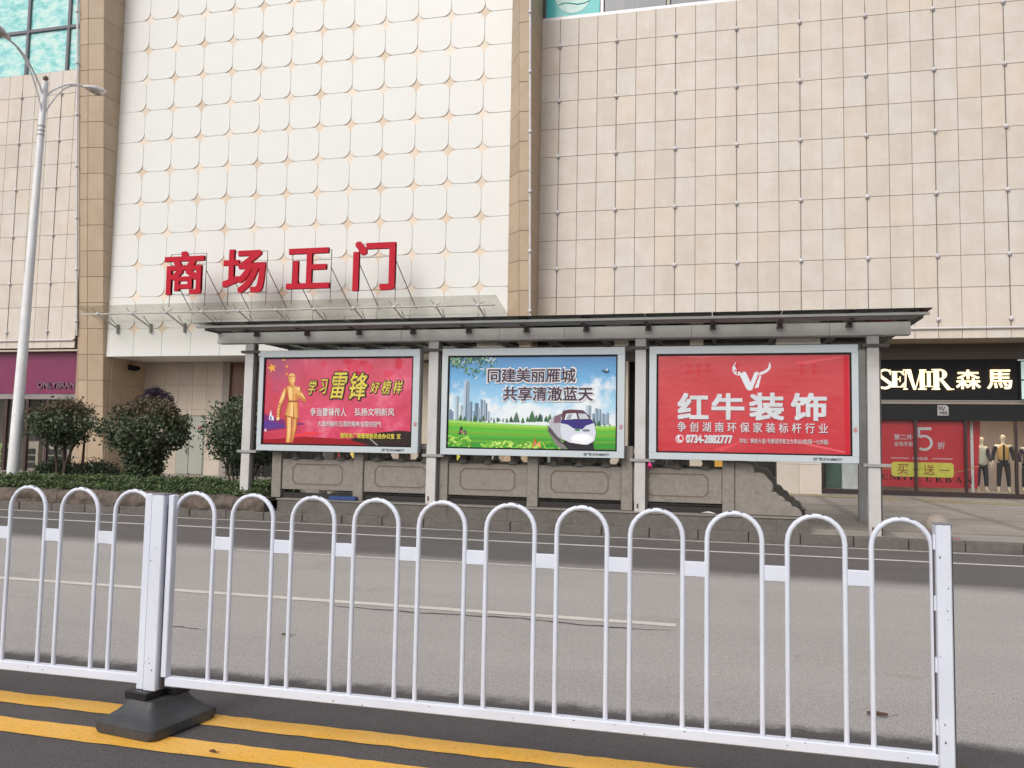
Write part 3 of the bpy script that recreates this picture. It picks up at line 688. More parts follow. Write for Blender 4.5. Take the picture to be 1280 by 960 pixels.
# sale posters behind the glass
redp = mat('red_poster_film', (.46, .016, .03), (.40, .012, .024), rough=.4, scale=.8, bstr=0)
gp = mat('poster_grey_print', (.50, .47, .50), bstr=0)
YP = YS+.16
po = thing('red_sale_poster', 'red poster with a big 5 and a yellow banner in the window', 'poster', (5.6, YP, .45))
def pp(mb, name, m): o = mb.build(name, m, po); o.location = (-5.6, -YP, -.45); return o
def pt(*a, **k): o = text_mesh(*a, parent=po, **k); o.location = (-5.6, -YP, -.45); return o
pp(MB().box(4.13, 6.72, YP, YP+.012, .50, 2.44), 'sheet', redp)
b = MB()
pts5 = [(5.45, 2.25), (5.82, 2.25), (5.82, 2.17), (5.54, 2.17), (5.52, 1.98), (5.45, 1.92)]
b.prism([(5.50, 1.93), (5.56, 1.97), (5.56, 2.16), (5.86, 2.16), (5.86, 2.24), (5.49, 2.24)][::1], YP-.006, YP-.001)
for i in range(14):
    a0, a1 = R(125-i*18), R(125-(i+1)*18)
    cx_, cz_, ro, ri = 5.66, 1.79, .235, .165
    b.prism([(cx_+ri*math.cos(a0), cz_+ri*math.sin(a0)), (cx_+ri*math.cos(a1), cz_+ri*math.sin(a1)), (cx_+ro*math.cos(a1), cz_+ro*math.sin(a1)), (cx_+ro*math.cos(a0), cz_+ro*math.sin(a0))], YP-.0062, YP-.001)
pp(b, 'digit', gp)
pt('第二件', 'lettering', gp, 4.86, 5.36, 1.87, 2.03, YP-.006, .005, .015)
pt('全场冬装', 'lettering', gp, 4.86, 5.36, 1.68, 1.82, YP-.006, .005, .01)
pt('折', 'lettering', gp, 6.02, 6.22, 1.62, 1.82, YP-.006, .005, .015)
pt('全场秋装', 'lettering', gp, 5.33, 5.75, 1.29, 1.38, YP-.006, .005, .01)
pp(MB().box(4.77, 5.25, YP-.006, YP-.001, 1.325, 1.345), 'printed_rule', gp); pp(MB().box(5.88, 6.40, YP-.006, YP-.001, 1.325, 1.345), 'printed_rule', gp)
yb = pp(MB().prism([(4.82, .80), (6.38, .80), (6.43, .85), (6.43, 1.17), (6.38, 1.22), (4.82, 1.22), (4.77, 1.17), (4.77, .85)], YP-.02, YP-.008), 'yellow_banner', mat('yellow_banner', (.58, .50, .07), bstr=0))
for s, a, c in (('买', 4.93, 5.22), ('一', 5.34, 5.52), ('送', 5.63, 5.92), ('一', 6.04, 6.32)):
    zz = (.86, 1.16) if s in '买送' else (.995, 1.02)
    text_mesh(s, 'lettering', mat('brown_print', (.26, .07, .02), bstr=0), a, c, zz[0], zz[1], YP-.024, .003, .01, parent=yb)
pp(MB().tube([(6.43, YP-.012, .95), (6.75, YP-.012, 1.02), (7.1, YP-.012, 1.16)], .012, 5).tube([(4.13, YP-.012, 1.06), (4.4, YP-.012, 1.0), (4.77, YP-.012, 1.0)], .012, 5), 'ribbon', mat('gold_ribbon', (.55, .28, .10)))
b = MB(); x = 4.20
for ch in 'SEMIR':
    wd = .30 if ch == 'M' else (.13 if ch == 'I' else .21); serif(ch, x, x+wd, .70, .86, b, YP-.007, YP-.0015, .3); x += wd+.05
x += .17
for ch in 'URBAN':
    serif(ch, x, x+.2, .66, .82, b, YP-.007, YP-.0015, .3); x += .26
pp(b, 'lettering', black_m)
p2 = thing('slanted_red_poster', 'narrow red poster with a slanted edge left of the mannequins', 'poster', (6.95, YP+.25, .45))
MB().prism([(-.2, .05), (.16, .05), (.27, 1.99), (-.2, 1.99)], 0, .012).build('sheet', redp, p2)
MB().box(-.005, .07, -.02, -.003, -.05, 1.98).build('white_post', mat('white_post', (.6, .6, .62)), p2)

# mannequins ------------------------------------------------------------
def skin_mesh(name, nodes, edges, m, parent, sub=2, root=0):
    """nodes: (x, y, z, rx, ry)"""
    me = bpy.data.meshes.new(name); me.from_pydata([n[:3] for n in nodes], edges, [])
    o = bpy.data.objects.new(name, me); col.objects.link(o)
    sk = o.modifiers.new('skin', 'SKIN'); sk.use_smooth_shade = True; sk.branch_smoothing = .6
    for i, nd in enumerate(nodes): me.skin_vertices[0].data[i].radius = (nd[3], nd[4] if len(nd) > 4 else nd[3])
    me.skin_vertices[0].data[root].use_root = True
    ss = o.modifiers.new('sub', 'SUBSURF'); ss.levels = sub; ss.render_levels = sub
    bpy.context.view_layer.update()
    dg = bpy.context.evaluated_depsgraph_get(); em = bpy.data.meshes.new_from_object(o.evaluated_get(dg))
    bpy.data.objects.remove(o)
    em.materials.clear(); em.materials.append(m); em.polygons.foreach_set('use_smooth', [True]*len(em.polygons))
    r = bpy.data.objects.new(name, em); return link(r, parent)
def chain(*pts): return list(pts), [(i, i+1) for i in range(len(pts)-1)]
skin_c = mat('cream_mannequin', (.72, .60, .46), (.68, .56, .42), rough=.35, bstr=0)
def mannequin(x, y, z, h, female, label, top_c, sleeve_c, leg_c, rz=0, vest=None, wide=False):
    t = thing('mannequin', label, 'mannequin', (x, y, z), 'mannequins in the clothes shop window', rz)
    s = h/1.78; sw = .165 if female else .195; hw = .085 if female else .09
    J = dict(pel=(0, 0, .93), wai=(0, -.01, 1.08), che=(0, 0, 1.30), nk=(0, .01, 1.47), hd=(0, -.01, 1.57), hc=(0, -.015, 1.66), ht=(0, -.01, 1.74))
    def S(*a): return tuple(k*s for k in a)
    nodes = []; E = []
    def nd(p, rx, ry=None): nodes.append((*S(*p), rx*s, (ry or rx)*s)); return len(nodes)-1
    pel = nd(J['pel'], .125, .09); wai = nd(J['wai'], .11 if female else .125, .08); che = nd(J['che'], .13 if female else .15, .095)
    nk0 = nd((0, .005, 1.45), .05); nk = nd((0, .0, 1.52), .045); hc = nd((0, -.01, 1.62), .072, .088); ht = nd((0, -.005, 1.72), .06, .072)
    E += [(pel, wai), (wai, che), (che, nk0), (nk0, nk), (nk, hc), (hc, ht)]
    for sg_ in (-1, 1):
        sh = nd((sg_*sw, .01, 1.40), .052); el = nd((sg_*(sw+.055), .03, 1.13), .036); wr = nd((sg_*(sw+.08), -.05, .90), .025); pm = nd((sg_*(sw+.085), -.07, .83), .032, .022)
        E += [(che, sh), (sh, el), (el, wr), (wr, pm)]
        hp = nd((sg_*hw, 0, .87), .085); kn = nd((sg_*(hw+.03), -.01, .50), .055); an = nd((sg_*(hw+.045), .015, .09), .036); to = nd((sg_*(hw+.06), -.13, .035), .034, .026)
        E += [(pel, hp), (hp, kn), (kn, an), (an, to)]
    body = skin_mesh('body', nodes, E, skin_c, t, 2, pel)
    fb_ = MB()
    for sg_ in (-1, 1):
        for k, (ln, of) in enumerate(((.075, -.026), (.088, -.010), (.083, .008), (.066, .023))):
            bx_, by_ = sg_*(sw+.087), -.075+of
            fb_.tube([S(bx_, by_, .81), S(bx_+sg_*.004, by_-.008, .81-ln*.55), S(bx_-sg_*.004, by_-.012, .81-ln)], [.009*s, .008*s, .006*s], 6)
        fb_.tube([S(sg_*(sw+.07), -.10, .85), S(sg_*(sw+.05), -.12, .82), S(sg_*(sw+.045), -.125, .785)], [.011*s, .009*s, .007*s], 6)
    fb_.tube([S(0, -.085, 1.65), S(0, -.105, 1.615)], [.008*s, .013*s], 6)
    fb_.tube([S(-.022, -.086, 1.588), S(.022, -.086, 1.588)], .005*s, 5)
    for sg_ in (-1, 1): fb_.ball(S(sg_*.073, 0, 1.635), .018*s, 6, 5, (.5, .8, 1.3)); fb_.ball(S(sg_*.028, -.083, 1.655), .010*s, 6, 5)
    fb_.build('fingers_and_face', skin_c, body)
    # clothes
    tn, te = chain((0, 0, .85*s, .15*s, .12*s), (0, 0, .93*s, .15*s, .115*s), (0, -.01, 1.08*s, (.125 if female else .15)*s, .10*s), (0, 0, 1.30*s, (.15 if female else .175)*s, .118*s), (0, .0, 1.44*s, .085*s, .07*s))
    skin_mesh('top', tn, te, top_c, t, 2)
    for sg_ in (-1, 1):
        a, e = chain((sg_*(sw-.02)*s, .01*s, 1.40*s, .068*s, .068*s), (sg_*(sw+.055)*s, .03*s, 1.14*s, .055*s, .055*s), (sg_*(sw+.078)*s, -.04*s, .94*s, .043*s, .043*s))
        skin_mesh('sleeve', a, e, sleeve_c, t, 2)
    k = 1.35 if wide else 1
    lg_n = [(0, 0, .93*s, .135*s, .105*s)]; lg_e = []
    for sg_ in (-1, 1):
        n0 = len(lg_n); lg_n += [(sg_*hw*s, 0, .84*s, .095*s*k, .095*s), (sg_*(hw+.03)*s, -.01*s, .50*s, .07*s*k, .07*s), (sg_*(hw+.045)*s, .01*s, .17*s, .055*s*k*1.1, .055*s)]
        lg_e += [(0, n0), (n0, n0+1), (n0+1, n0+2)]
    skin_mesh('trousers', lg_n, lg_e, leg_c, t, 2)
    if vest:
        tn, te = chain((0, 0, .89*s, .165*s, .13*s), (0, -.01, 1.10*s, .165*s, .125*s), (0, 0, 1.30*s, .19*s, .135*s), (0, .005*s, 1.43*s, .12*s, .09*s))
        v_ = skin_mesh('vest', tn, te, vest, t, 2)
        MB().box(-.022*s, .022*s, -.155*s, -.12*s, .9*s, 1.42*s).build('front_opening', black_m, v_)
    return t
navy = mat('dark_navy_cloth', (.022, .02, .035), rough=.8); blk = mat('black_cloth', (.02, .018, .02), rough=.85)
knit = mat('pale_knit', (.50, .46, .38), (.40, .37, .30), scale=25, rough=.9); och = mat('ochre_quilted_cloth', (.52, .30, .10), (.42, .24, .08), scale=14, rough=.8, stretch=(1, 1, 4))
plum = mat('plum_cloth', (.06, .035, .06), rough=.85)
mannequin(7.27, YS+.55, .39, 1.66, True, 'mannequin in a pale knit top and dark sleeves, left of the one in the vest', knit, plum, navy, R(6), wide=True)
mannequin(7.92-.1, YS+.5, .39, 1.74, False, 'mannequin in an ochre quilted vest with black sleeves and trousers', blk, blk, blk, R(-8), vest=och)
mannequin(8.46, YS+.55, .39, 1.66, True, 'mannequin cut by the right edge of the photo, in a plum top', plum, plum, blk, R(10))

# ------------------------------------------------------------------ underpass shelter
sh = thing('underpass_shelter', 'grey steel shelter with glass roof standing along the kerb', 'shelter', (-3.4, 14.53, .15))
def shp(mb, name, m, par=None): o = mb.build(name, m, par or sh); o.location = (3.4, -14.53, -.15) if par is None else (0, 0, 0); return o
XP = [-9.05, -5.21, -1.395, 2.37]
for i, x in enumerate(XP):
    z0 = [.30, .395, .395, .15][i]
    p = shp(MB().box(x-.093, x+.093, 14.53, 14.66, z0, 3.40, .006), 'front_post', steel_l)
    MB().box(x+.095, x+.125, 14.60, 14.655, z0, 3.39).build('post_channel', steel_d, p)
    for z in (3.235, 1.285): MB().box(x-.17, x+.25, 14.50, 14.64, z-.03, z+.022, .004).build('bracket', steel_d if z > 2 else steel_m, p)
    MB().box(x-.05, x-.02, 14.522, 14.529, z0+.06, z0+.14).build('rust_mark', mat('rust', (.12, .05, .02)), p)
for x in (-8.8, -5.0, -1.2, 2.61):
    shp(MB().box(x-.07, x+.07, 17.3, 17.44, .15, 3.5), 'rear_post', steel_m)
XB = [-9.76, -7.75, -5.85, -3.95, -2.75, -.53, 1.45+.25, 2.94]
for a, c in zip(XB[:-1], XB[1:]): shp(MB().box(a+.002, c-.002, 14.50, 14.70, 3.402, 3.612, .004), 'front_beam', steel_l)
shp(MB().box(-9.76, 2.94, 17.28, 17.46, 3.50, 3.60), 'rear_beam', steel_d)
shp(MB().box(-9.6, 2.8, 16.0, 16.08, 3.56, 3.62), 'purlin', steel_d)
shp(MB().box(-9.62, 3.02, 13.93, 14.30, 3.618, 3.642), 'front_board', mat('dark_underside', (.28, .27, .265), rough=.6, scale=3))
shp(MB().box(-9.80, 3.08, 13.86, 13.92, 3.625, 3.665), 'front_channel', steel_m)
rx_ = [-9.72+1.087*k for k in range(12)]; rx_[-1] = 3.0
for x in [-8.87+1.087*k for k in range(11)] + [-9.72, 3.0]:
    r_ = shp(MB().box(x-.03, x+.03, 14.05, 18.2, 3.60, 3.698), 'rafter', steel_d)
    if -9.5 < x < 2.95: MB().prism([(x-.055, 3.53), (x+.055, 3.53), (x+.04, 3.617), (x-.04, 3.617)][:4], 14.44, 14.499).build('bracket', mat('brown_bracket', (.10, .075, .07)), r_)
    MB().ball((x, 14.3, 3.73), .03, 6, 4).build('bolt', pipe_m, r_)
xr = [-9.83] + [-8.87+1.087*k for k in range(11)] + [3.10]
for a, c in zip(xr[:-1], xr[1:]):
    shp(MB().box(a+.005, c-.005, 13.75, 16.0, 3.70, 3.714), 'glass_panel', gl_roof)
    shp(MB().box(a+.005, c-.005, 16.01, 18.3, 3.70, 3.714), 'glass_panel', gl_roof)
for x in (-8.0, -5.8, -3.4, -1.2, 1.0): shp(MB().box(x-.4, x+.4, 15.2, 15.26, 3.52, 3.545), 'roof_lamp', mat('pale_tube_lamp', (.6, .58, .55), bstr=0))
shp(MB().box(-9.7, 2.9, 15.3, 15.38, 3.50, 3.56), 'purlin', steel_m)

# stone balustrades of the underpass stair
def balustrade(name, label, y, x0, x1, posts, zb, scroll, front=True):
    t = thing(name, label, 'balustrade', (posts[0], y, .15), 'stone balustrades of the underpass stair')
    ox = posts[0]
    def bp(mb, nm, m, par=None): o = mb.build(nm, m, par or t); o.location = (-ox, -y, -.15) if par is None else (0, 0, 0); return o
    pl_ = bp(MB().box(x0, x1, y-.17, y+.42, .13, .375), 'plinth', granite_d)
    xx = x0+.0
    while xx < x1-.05:
        e = min(xx+1.14, x1); MB().box(xx+.004, e-.004, y-.18, y-.171, .155, .372).build('facing_slab', granite_d, pl_); xx = e
    bp(MB().box(x0-.02, x1+.02, y-.2, y+.44, .376, .40, .004), 'ledge', granite)
    for x in posts: bp(MB().box(x-.1, x+.1, y+.02, y+.22, .401, 1.52, .01), 'stone_post', granite)
    bp(MB().tube([(posts[0], y+.12, 1.42), (posts[-1], y+.12, 1.42)], .075, 10), 'handrail', granite)
    for a, c in zip(posts[:-1], posts[1:]):
        l, r = a+.104, c-.104
        pn = bp(MB().box(l, r, y+.06, y+.17, .565, 1.15, .008), 'stone_panel', granite)
        cx_, cz_, hw_, hh = (l+r)/2, .865, (r-l)*.345, .19
        ch = .075; oc = [(-hw_+ch, -hh), (hw_-ch, -hh), (hw_, -hh+ch), (hw_, hh-ch), (hw_-ch, hh), (-hw_+ch, hh), (-hw_, hh-ch), (-hw_, -hh+ch)]
        g = MB(); w_ = .011
        for k in range(8):
            p, q = Vector(oc[k]), Vector(oc[(k+1) % 8]); d = (q-p).normalized(); nn = Vector((-d.y, d.x))*w_
            p = p-d*w_*.4; q = q+d*w_*.4
            g.prism([(cx_+a_.x, cz_+a_.y) for a_ in (p-nn, q-nn, q+nn, p+nn)], y+.057-.0004*k, y+.0599)
        g.build('carved_groove', groove_m, pn)
        for k in (.18, .5, .82):
            xk = l+(r-l)*k
            bp(MB().lathe([(.0, 1.149), (.11, 1.15), (.09, 1.18), (.055, 1.23), (.07, 1.30), (.10, 1.34), (.1, 1.36)], xk, y+.115, 10), 'vase_support', granite_d)
        bp(MB().box(l, r, y+.09, y+.14, .401, .5), 'panel_gap_shade', dark_m)  # dark strip standing in for the shade in the gap below the panel
    if scroll:
        pr_ = [(x0_, z_) for x0_, z_ in scroll]
        bp(MB().prism(pr_, y+.03, y+.19, .02), 'scroll_stone', granite)
    return t
X6 = [-8.43, -6.71, -5.02, -3.32, -1.63, .085]
def lumps(x0, z0, pts, base):
    """scalloped downward profile"""
    out_ = [(x0, base)]
    p2_ = pts[-1]; out_.append((p2_[0], base))
    for (a, c) in reversed(list(zip(pts[:-1], pts[1:]))):
        for k in range(5):
            t = k/5; x = c[0]+(a[0]-c[0])*t; z = c[1]+(a[1]-c[1])*t
            d = Vector((a[0]-c[0], a[1]-c[1])); nn = Vector((d.y, -d.x)).normalized(); bl = math.sin(math.pi*t)*.2*d.length
            out_.append((x+nn.x*bl, z+nn.y*bl))
    out_.append(pts[0]); out_.append((x0, pts[0][1])); return out_
sc1 = lumps(.19, 1.3, [(.38, 1.30), (.52, 1.11), (.74, 1.01), (.80, .80), (.90, .74), (1.01, .65), (1.12, .56), (1.27, .45)], .401)
balustrade('stone_balustrade', 'carved grey stone balustrade on the kerb side with cloud scroll end', 14.63, -8.27, 1.36, X6, .15, sc1)
sc2 = lumps(.19, 1.3, [(.42, 1.30), (.67, 1.17), (.92, 1.02), (1.0, .84), (1.13, .74), (1.24, .63), (1.35, .55), (1.46, .45)], .401)
balustrade('stone_balustrade', 'second stone balustrade behind the first, its scroll end showing darker', 16.9, -8.27, 1.5, X6, .15, sc2)

# light boxes hung between the posts
def uvmap(q, TL, TR, BL, BR):
    x, y = q; u = (x-(TL[0]+BL[0])/2)/((TR[0]+BR[0])/2-(TL[0]+BL[0])/2)
    yt = TL[1]+(TR[1]-TL[1])*u; yb = BL[1]+(BR[1]-BL[1])*u; v = (yb-y)/(yb-yt); return u, v
class Art:
    """flat print, on poster 3 also painted reflections: shapes in the poster's own plane, in sheet coordinates taken from a grid over the sheet"""
    def __init__(s, org, corners, X0, X1, Z0_, Z1, y): s.org, s.c = org, corners; s.X0, s.X1, s.Z0, s.Z1, s.y = X0, X1, Z0_, Z1, y; s.b = MB(); s.n = 0
    def P(s, q):
        u, v = uvmap((s.org[0]+q[0]/4, s.org[1]+q[1]/4), *s.c); u = min(max(u, .003), .997); v = min(max(v, .004), .996)
        return s.X0+(s.X1-s.X0)*u, s.Z0+(s.Z1-s.Z0)*v
    def poly(s, pts, c, lay=None):
        s.n += 1; yy = s.y-.0012-.00004*s.n
        w_ = [s.P(p) for p in pts]; s.b.add([(x, yy, z) for x, z in w_], [tuple(range(len(w_)))], c=s2l(c))
    def ell(s, cx, cy, rx, ry, c, n=14, a=0):
        s.poly([(cx+rx*math.cos(t)*math.cos(a)-ry*math.sin(t)*math.sin(a), cy+rx*math.cos(t)*math.sin(a)+ry*math.sin(t)*math.cos(a)) for t in [2*math.pi*i/n for i in range(n)]], c)
    def star(s, cx, cy, r, c, a=0):
        p = [(cx+(r if k % 2 == 0 else r*.4)*math.sin(a+k*math.pi/5), cy-(r if k % 2 == 0 else r*.4)*math.cos(a+k*math.pi/5)) for k in range(10)]
        s.poly(p, c)
    def text(s, body, x0, y0, x1, y1, m, parent, off=.0, shear=0, lay=0, space=1., fat=0):
        a = s.P((x0, y1)); c = s.P((x1, y0)); cc = s.P((x1, y1))
        z0 = (a[1]+cc[1])/2
        return text_mesh(body, 'lettering', m, a[0], c[0], z0, c[1], s.y-.0135-.004*lay, .003, off, shear, parent, space=space, fat=fat)
    def finish(s, parent): return s.b.build('print', PR, parent, fix=False)
ink_w = mat('white_ink', (.78, .76, .78), bstr=0, rough=.35); ink_k = mat('black_ink', (.02, .015, .02), bstr=0, rough=.35); ink_y = mat('yellow_ink', (.72, .62, .07), (.60, .45, .05), bstr=0, rough=.35)
ink_n = mat('dark_plum_ink', (.045, .02, .05), bstr=0, rough=.35); ink_g = mat('grey_white_ink', (.66, .68, .72), bstr=0, rough=.35)
def poster_red1():
    m, N, L, b = new_mat('crimson_poster'); v = coords(N, L, False)
    g = N.new('ShaderNodeSeparateXYZ'); L.new(v, g.inputs[0])
    mr = N.new('ShaderNodeMapRange'); mr.inputs[1].default_value = -1.55; mr.inputs[2].default_value = -.6; L.new(g.outputs['X'], mr.inputs[0])
    c = ramp(N, L, nz(N, L, v, 1.6, 5, .6), [(.35, (.50, .015, .055)), (.55, (.62, .04, .12)), (.75, (.75, .22, .30))])
    pu = ramp(N, L, nz(N, L, v, .9, 3, .6), [(.36, (.22, .03, .14)), (.5, (.50, .018, .055))])
    c = mix(N, L, mr.outputs[0], pu, c)
    L.new(c, b.inputs['Base Color']); b.inputs['Roughness'].default_value = .25; b.inputs['Coat Weight'].default_value = .35; b.inputs['Coat Roughness'].default_value = .06
    bump(N, L, b, nz(N, L, v, 1.5, 4, .6), .45, .03); return m
def poster_sky():
    m, N, L, b = new_mat('sky_poster'); v = coords(N, L, False)
    g = N.new('ShaderNodeSeparateXYZ'); L.new(v, g.inputs[0])
    mr = N.new('ShaderNodeMapRange'); mr.inputs[1].default_value = -.45; mr.inputs[2].default_value = .85; L.new(g.outputs['Z'], mr.inputs[0])
    c = ramp(N, L, mr.outputs[0], [(0, (.60, .72, .80)), (.35, (.32, .58, .78)), (.7, (.10, .35, .64)), (1, (.04, .20, .48))])
    nn = nz(N, L, v, 1.5, 7, .62)
    z = N.new('ShaderNodeMath'); z.operation = 'MULTIPLY_ADD'; z.inputs[1].default_value = -.33; L.new(mr.outputs[0], z.inputs[0]); L.new(nn, z.inputs[2])
    cl = ramp(N, L, z.outputs[0], [(.34, (0, 0, 0)), (.46, (1, 1, 1))])
    c = mix(N, L, cl, c, (.72, .78, .82))
    L.new(c, b.inputs['Base Color']); b.inputs['Roughness'].default_value = .25; b.inputs['Coat Weight'].default_value = .35; b.inputs['Coat Roughness'].default_value = .06
    bump(N, L, b, nz(N, L, v, 1.8, 4, .6), .5, .03); return m
def poster_red3():
    m, N, L, b = new_mat('red_poster'); v = coords(N, L, False)
    c = ramp(N, L, nz(N, L, v, .9, 5, .6), [(.35, (.50, .022, .036)), (.7, (.56, .045, .06))])
    L.new(c, b.inputs['Base Color']); b.inputs['Roughness'].default_value = .2; b.inputs['Coat Weight'].default_value = .2; b.inputs['Coat Roughness'].default_value = .1
    bump(N, L, b, nz(N, L, v, 1.2, 4, .6, (1, 1, 1.8)), .35, .03); return m
LB = [((-8.77, -5.45), (-8.675, -5.575), 'gilt red'), ((-5.01, -1.66), (-4.90, -1.785), ''), ((-1.235, 2.13), (-1.115, 2.03), '')]
lab = ['light box with a crimson poster of a golden soldier statue', 'light box with a poster of a white train under blue sky', 'light box with a plain red poster and white bull horn emblem']
plab = [poster_red1(), poster_sky(), poster_red3()]
roots = []
for k, ((a, c), (pa, pc), _) in enumerate(LB):
    cx_ = (a+c)/2; t = thing('advertising_light_box', lab[k], 'light box', (cx_, 14.45, 1.305), 'light boxes hung between the shelter posts')
    def tp_(mb, nm, m): o = mb.build(nm, m, t); o.location = (-cx_, -14.45, -1.305); return o
    zlo, zhi, pz0, pz1 = 1.305, 3.245, 1.42, 3.112
    tp_(MB().box(a+.01, c-.01, 14.50, 14.68, zlo+.01, zhi-.01), 'back_box', steel_m)
    fm = MB()
    fm.box(a, c, 14.45, 14.53, pz1, zhi, .006); fm.box(a, c, 14.45, 14.53, zlo, pz0, .006); fm.box(a, pa, 14.4505, 14.53, pz0, pz1); fm.box(pc, c, 14.4505, 14.53, pz0, pz1)
    fr = tp_(fm, 'frame', frame_m)
    gm = MB(); gw_ = .026
    for q in ((pa, pc, pz1-gw_, pz1), (pa, pc, pz0, pz0+gw_), (pa, pa+gw_, pz0+gw_, pz1-gw_), (pc-gw_, pc, pz0+gw_, pz1-gw_)): gm.box(q[0], q[1], 14.462, 14.49, q[2], q[3])
    tp_(gm, 'gasket', black_m)
    pz = MB().box(-(pc-pa)/2+gw_, (pc-pa)/2-gw_, 0, .01, -(pz1-pz0)/2+gw_, (pz1-pz0)/2-gw_).build('poster', plab[k], t)
    pz.location = ((pa+pc)/2-cx_, 14.485-14.45, (pz0+pz1)/2-1.305)
    roots.append((t, pz, (pa+pc)/2, (pz0+pz1)/2, pa, pc, pz0, pz1, fr))
    text_mesh('▣广告 0734-8880777', 'lettering', ink_k, c-.70, c-.26, zlo+.035, zlo+.085, 14.446, .003, .02, parent=fr)
    text_mesh('印', 'red_stamp', mat('red_stamp_ink', (.6, .12, .15), bstr=0), c-.085, c-.03, zlo+.5, zlo+.58, 14.446, .003, .02, parent=fr)
CR = [((330, 447), (517, 444), (325, 556), (516, 559)), ((560, 444), (772, 443), (558, 559), (771, 563)), ((821, 442), (1065, 440), (818, 566), (1064, 572.5))]
ORG = [(280, 400), (540, 400), (780, 400)]
arts = []
for k in range(3):
    t, pz, mx, mz, pa, pc, pz0, pz1, fr = roots[k]
    arts.append(Art(ORG[k], CR[k], pa-mx, pc-mx, pz0-mz, pz1-mz, 0.))
# poster 1
A = arts[0]; t, pz = roots[0][:2]
for i in range(16):
    A.ell(560+random.uniform(-120, 330), 215+random.uniform(-20, 70), random.uniform(8, 34), random.uniform(8, 30), random.choice([(214, 70, 96), (206, 52, 78), (222, 96, 118), (196, 34, 62)]))
A.poly([(195, 470), (300, 500), (420, 520), (300, 545), (195, 560)], (120, 40, 110)); A.poly([(195, 500), (260, 515), (330, 535), (195, 545)], (88, 52, 138))
A.poly([(195, 600), (420, 585), (700, 600), (760, 632), (185, 618)], (150, 16, 30)); A.poly([(300, 590), (430, 560), (520, 568), (420, 580)], (226, 60, 70))
A.poly([(640, 600), (700, 575), (800, 560), (880, 552), (940, 556), (938, 634), (760, 632)], (40, 26, 26))
A.poly([(735, 590), (742, 588), (790, 632), (780, 632)], (150, 150, 150))
A.star(230, 240, 26, (236, 176, 66), -.25); A.star(289, 198, 11, (236, 176, 66), .2); A.star(308, 232, 11, (236, 160, 66), .4); A.star(308, 270, 10, (236, 150, 66), .1); A.star(399, 196, 8, (232, 120, 110))
gold, gold2, gold3, gold4 = (222, 168, 98), (196, 130, 66), (240, 200, 136), (150, 86, 40)
gold5 = (176, 70, 52)
def F(pts, c): A.poly([(x*.625, y*.625+120) for x, y in pts], c)
F([(494, 574), (545, 586), (548, 680), (540, 790), (505, 788), (506, 690), (488, 600)], gold); F([(494, 574), (508, 578), (514, 690), (510, 788), (505, 788), (506, 690), (488, 600)], gold5); F([(524, 590), (538, 592), (540, 690), (530, 780), (522, 700)], gold3)
F([(552, 588), (604, 600), (596, 680), (562, 790), (545, 786), (553, 700)], gold2); F([(572, 600), (584, 602), (580, 680), (562, 740), (566, 680)], gold); F([(592, 600), (604, 600), (596, 680), (574, 750), (588, 670)], gold5)
F([(514, 460), (594, 460), (600, 520), (607, 600), (562, 592), (490, 572), (508, 500)], gold); F([(514, 460), (526, 460), (516, 520), (502, 574), (490, 572), (508, 500)], gold2); F([(540, 464), (558, 464), (556, 580), (536, 582)], gold3)
F([(584, 462), (594, 460), (600, 520), (607, 600), (592, 598)], gold2); F([(559, 464), (563, 464), (568, 592), (562, 592)], gold4); F([(490, 568), (562, 588), (607, 596), (607, 604), (562, 596), (490, 577)], gold4)
F([(482, 352), (520, 335), (566, 335), (600, 350), (606, 400), (594, 455), (514, 458), (500, 420)], gold); F([(482, 352), (500, 346), (510, 400), (522, 456), (514, 458), (500, 420)], gold5); F([(514, 350), (540, 346), (548, 400), (540, 448), (524, 440)], gold3); F([(570, 400), (604, 390), (594, 455), (572, 455)], gold2)
F([(512, 454), (596, 452), (596, 466), (512, 468)], gold4); F([(546, 350), (551, 350), (556, 452), (550, 452)], gold2); F([(524, 336), (545, 356), (566, 334), (558, 330), (545, 344), (530, 330)], gold2)
F([(482, 352), (500, 376), (492, 430), (462, 500), (450, 590), (426, 600), (424, 530), (436, 470), (462, 390)], gold); F([(496, 366), (500, 376), (492, 430), (462, 500), (450, 590), (442, 590), (452, 500), (482, 430)], gold4); F([(470, 390), (480, 376), (482, 420), (452, 470), (446, 460)], gold3)
for yy in (480, 505, 530, 556): F([(436, yy), (456, yy+6), (452, yy+13), (432, yy+6)], gold5)
F([(420, 590), (446, 588), (450, 602), (440, 614), (424, 612)], gold3)
F([(598, 352), (628, 388), (662, 438), (660, 470), (640, 462), (612, 440), (590, 404)], gold2); F([(604, 364), (626, 394), (652, 436), (630, 424), (604, 396)], gold3); F([(612, 436), (640, 458), (660, 470), (652, 474), (620, 452)], gold5)
F([(582, 346), (612, 340), (620, 390), (600, 416), (582, 398)], gold3); F([(582, 372), (606, 366), (612, 392), (600, 416), (582, 398)], gold); F([(606, 342), (612, 340), (620, 390), (614, 398)], gold4)
F([(524, 312), (560, 314), (566, 336), (545, 350), (518, 338)], gold2); F([(540, 316), (556, 316), (558, 334), (545, 342)], gold)
F([(512, 262), (566, 258), (568, 288), (562, 312), (546, 322), (530, 318), (516, 300)], gold); F([(540, 262), (562, 262), (562, 300), (548, 316), (542, 300)], gold3)
F([(564, 284), (572, 294), (564, 298)], gold2); F([(546, 278), (560, 276), (560, 281), (546, 283)], gold4); F([(552, 303), (562, 301), (560, 306), (552, 307)], gold4)
